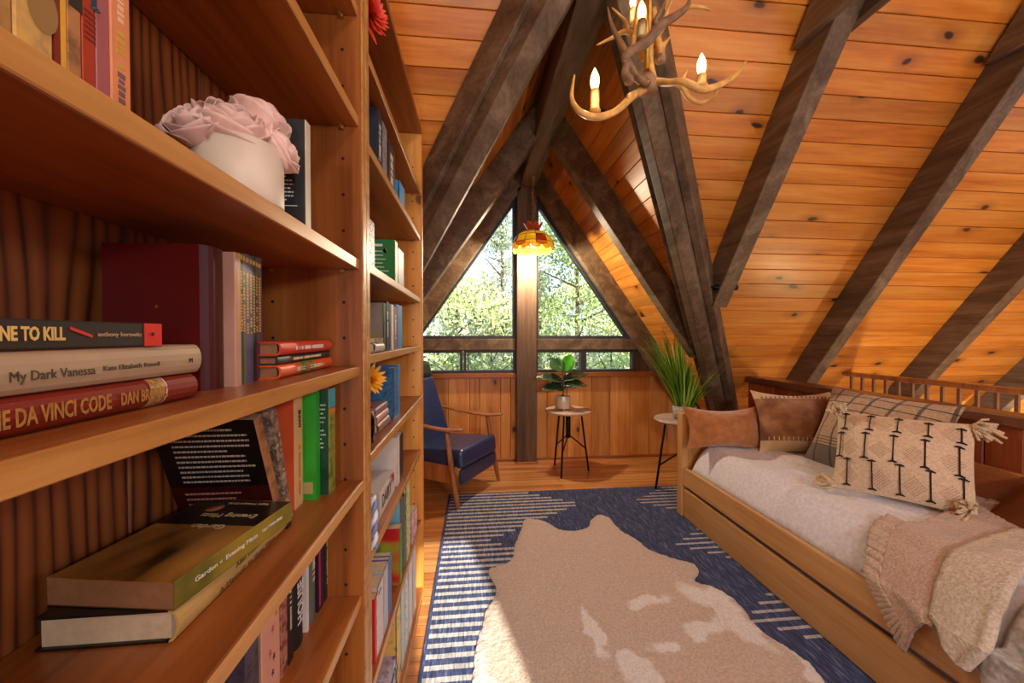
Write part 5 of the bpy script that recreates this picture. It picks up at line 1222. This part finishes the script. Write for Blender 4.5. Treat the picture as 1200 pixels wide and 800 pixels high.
antler([[(741, 60, .02, .009), (745, 40, .02, .010), (749, 10, .02, .009), (750, -20, .02, .007)]], an)
antler([[(759, 95, .02, .012), (758, 75, .02, .011), (757, 50, .03, .010), (760, 20, .03, .009), (760, -30, .03, .008)], [(766, 92, .0, .010), (762, 70, .0, .009), (763, 40, .01, .008)]], an)
m = MB(); P0 = atY(759, 96, HY) - ho; m.lathe([(.0, -.032), (.025, -.032), (.028, -.024), (.027, .0), (.018, .018), (0, .022)], P0, 16); m.build('hub', M['antler_cut'], CH)
for px, py, dy in ((737, 92, -.07), (775, 68, .0)):
    p = atY(px, py, HY + dy) - ho; m = MB(); m.lathe([(0, -.012), (.012, -.012), (.013, .004), (.008, .01)], p, 12); m.build('antler_base', M['antler_cut'], CH)
bulbs = []
for k, (px, pyb, pyt, dy) in enumerate(((697, 133, 106, -.1), (822, 104, 88, -.1), (752, 48, 24, .0), (742, 30, 10, .26))):
    a = atY(px, pyb, HY + dy) - ho; c = atY(px, pyt, HY + dy) - ho; h = c.z - a.z
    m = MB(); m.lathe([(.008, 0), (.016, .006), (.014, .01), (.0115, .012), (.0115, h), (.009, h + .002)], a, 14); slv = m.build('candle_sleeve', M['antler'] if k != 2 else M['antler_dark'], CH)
    m = MB(); m.lathe([(.006, 0), (.0105, .012), (.012, .022), (.0105, .036), (.005, .05), (.001, .058), (0, .059)], c, 14); m.build('bulb', M['bulb'], slv)
    bulbs.append(ho + c + V((0, 0, .026)))
m = MB()
for k in range(34):
    z = .33 + k * .033; rot = k % 2
    if HZ + z > 3.36: break
    m.tube([((.009 * math.cos(q * PI / 5)) * (1 - rot), (.009 * math.cos(q * PI / 5)) * rot, z + .02 * math.sin(q * PI / 5)) for q in range(11)], .0026, 6)
m.tube([(0, 0, .06), (0, 0, .33)], .006, 8)
m.build('chain', M['brass'], CH)

# ------------------------------------------------------------------ outside
def leaves_mat(name, c0, c1, c2):
    m, nt, p = base(name); g = N(nt, 'ShaderNodeNewGeometry'); r = ramp(nt, [(0, c0), (.5, c1), (1, c2)]); nt.links.new(g.outputs['Random Per Island'], r.inputs[0]); nt.links.new(r.outputs[0], p.inputs['Base Color'])
    p.inputs['Roughness'].default_value = .6; p.inputs['Transmission Weight'].default_value = 0; return m
LM = [leaves_mat('pale leaves', srgb(150, 168, 84), srgb(214, 220, 140), srgb(244, 242, 196)), leaves_mat('mid green leaves', srgb(80, 120, 56), srgb(140, 172, 88), srgb(210, 222, 150)), leaves_mat('conifer needles', srgb(84, 104, 72), srgb(150, 164, 116), srgb(206, 212, 170))]
bark = plain('tree bark', srgb(96, 76, 58), .9, noise=.3, nscale=8)
def tree(label, name, px, py_top, Y, wid, kind, base_py=470, n=2200, seed=1, leaf=.11):
    rn = random.Random(seed); top = atY(px, py_top, Y); t = thing(name, label, 'tree', (top.x, Y, -3.2), (0, 0, 0), 'trees outside the windows'); H = top.z + 3.2
    m = MB(); m.tube([(0, 0, 0), (.03, .0, H * .5), (0, 0, H * .96)], [H * .014, H * .009, H * .002], 8)
    for k in range(9):
        z = H * (.3 + .06 * k); a = rn.uniform(0, 2 * PI); m.tube([(0, 0, z), (math.cos(a) * wid * .35, math.sin(a) * wid * .35, z + .5)], [H * .004, H * .0015], 6)
    m.build('trunk', bark, t)
    cl = []
    for k in range(70 if kind != 2 else 110):
        if kind == 2:
            h = rn.random() ** .8; z = H * (.12 + .88 * h); rr_ = wid * .5 * (1 - h) * math.sqrt(rn.random()) + .05; cl.append((rr_, rn.uniform(0, 2 * PI), z, .16 + .22 * (1 - h)))
        else:
            h = rn.random(); z = H * (.22 + .76 * h); rr_ = wid * .5 * math.sqrt(max(.04, 1 - (2 * h - .75) ** 2 / 1.7)) * math.sqrt(rn.random()); cl.append((rr_, rn.uniform(0, 2 * PI), z, rn.uniform(.25, .5)))
    m = MB()
    for k in range(n):
        rr_, a, z, s_ = cl[k % len(cl)]
        p = V((rr_ * math.cos(a) + rn.gauss(0, s_), rr_ * math.sin(a) + rn.gauss(0, s_), z + rn.gauss(0, s_ * .7)))
        d = V((rn.gauss(0, 1), rn.gauss(0, 1), rn.gauss(0, .7))).normalized(); e_ = d.orthogonal().normalized(); q = rn.uniform(0, 6.3); e_ = e_ * math.cos(q) + d.cross(e_) * math.sin(q); f_ = d.cross(e_); l = leaf * rn.uniform(.6, 1.4)
        m.add([p - e_ * l, p - f_ * l * .42, p + e_ * l, p + f_ * l * .42], [(0, 1, 2, 3)])
    m.build('crown', LM[kind], t)
for i, a in enumerate((('tall pale conifer rising highest behind the left window pane', 'conifer_tree', 588, 226, 16, 4.2, 2, 6500, .06), ('bushy pale green tree at the lower left of the left pane', 'broadleaf_tree', 535, 322, 11, 3.2, 0, 7000, .055),
                       ('dense yellow green tree just left of the window post', 'broadleaf_tree', 575, 348, 8.2, 2.0, 0, 6000, .045), ('leafy green tree with branches filling the right pane', 'broadleaf_tree', 676, 236, 9.5, 3.0, 1, 9000, .055),
                       ('pale round tree at the right edge of the right pane', 'broadleaf_tree', 735, 322, 12.5, 3.4, 0, 7000, .06), ('small conifer just right of the window post', 'conifer_tree', 632, 318, 13, 2.4, 2, 4500, .055),
                       ('low spreading shrub tree behind the lower right panes', 'broadleaf_tree', 716, 384, 7.2, 2.0, 0, 5000, .04), ('low bluish shrub tree behind the lower left panes', 'broadleaf_tree', 548, 386, 6.4, 1.9, 1, 5000, .04),
                       ('broad pale tree far behind the middle of the right pane', 'broadleaf_tree', 690, 330, 20, 7, 0, 9000, .1), ('broad pale tree far behind the left pane', 'broadleaf_tree', 530, 330, 20, 7, 0, 9000, .1))):
    tree(a[0], a[1], a[2], a[3], a[4], a[5], a[6], n=a[7], seed=i + 2, leaf=a[8])
m = MB(); m.box(-40, YW + .6, -3.4, 40, 60, -3.2); struct(m.build('ground', plain('meadow ground', srgb(120, 130, 70), .9, noise=.3, nscale=2)))

# ------------------------------------------------------------------ light
w = bpy.data.worlds.new('sky'); S.world = w; w.use_nodes = True; nt = w.node_tree; bg = nt.nodes['Background']
tc = N(nt, 'ShaderNodeTexCoord'); sx = N(nt, 'ShaderNodeSeparateXYZ'); nt.links.new(tc.outputs['Generated'], sx.inputs[0])
r = ramp(nt, [(.0, srgb(222, 232, 250)), (.25, srgb(216, 230, 252)), (.6, srgb(160, 200, 250)), (1, srgb(104, 160, 240))]); nt.links.new(sx.outputs[2], r.inputs[0]); nt.links.new(r.outputs[0], bg.inputs[0]); bg.inputs[1].default_value = 1.7
def lamp(name, kind, loc, power, col, size=.03, rot=None):
    l = bpy.data.lights.new(name, kind); l.energy = power; l.color = col
    o = bpy.data.objects.new(name, l); COL.objects.link(o); o.location = loc
    if kind == 'POINT': l.shadow_soft_size = size
    if rot is not None: o.rotation_euler = rot
    return o
sun_dir = V((-.30, .95, -.475))
su = lamp('sun', 'SUN', (0, -10, 10), 10, (1, .93, .78)); su.rotation_euler = sun_dir.to_track_quat('-Z', 'Y').to_euler(); su.data.angle = .01
warm = (1, .77, .38)
for k, p in enumerate(bulbs): lamp('chandelier_light', 'POINT', p, 18, warm, .012)
lamp('pendant_light', 'POINT', (.497, 3.22, 1.87), 58, (1, .83, .60), .03)
lamp('stairwell_light', 'POINT', (3.4, 1.4, .2), 42, (1, .80, .40), .06)
lamp('added_fill_high', 'POINT', (.75, -1.0, 2.9), 45, (1, .95, .9), .15)  # unseen high fill added behind the camera, no fixture there
lamp('added_fill_cool', 'POINT', (1.15, -1.7, 1.7), 85, (.84, .92, 1), .12)  # invented cool fill from behind, brightens the gable and the bed
lamp('added_fill_low', 'POINT', (-.10, -1.7, 1.10), 40, (.9, .95, 1), .08)  # low fill added out of view for the right gable boards
# ------------------------------------------------------------------ output look
S.view_settings.view_transform = 'Standard'; S.view_settings.look = 'None'; S.view_settings.exposure = 0; S.view_settings.gamma = 1; S.view_settings.use_curve_mapping = False
S.cycles.use_denoising = True
S.cycles.max_bounces = 8; S.cycles.transparent_max_bounces = 16; S.cycles.sample_clamp_indirect = 6
S.cycles.caustics_reflective = False; S.cycles.caustics_refractive = False
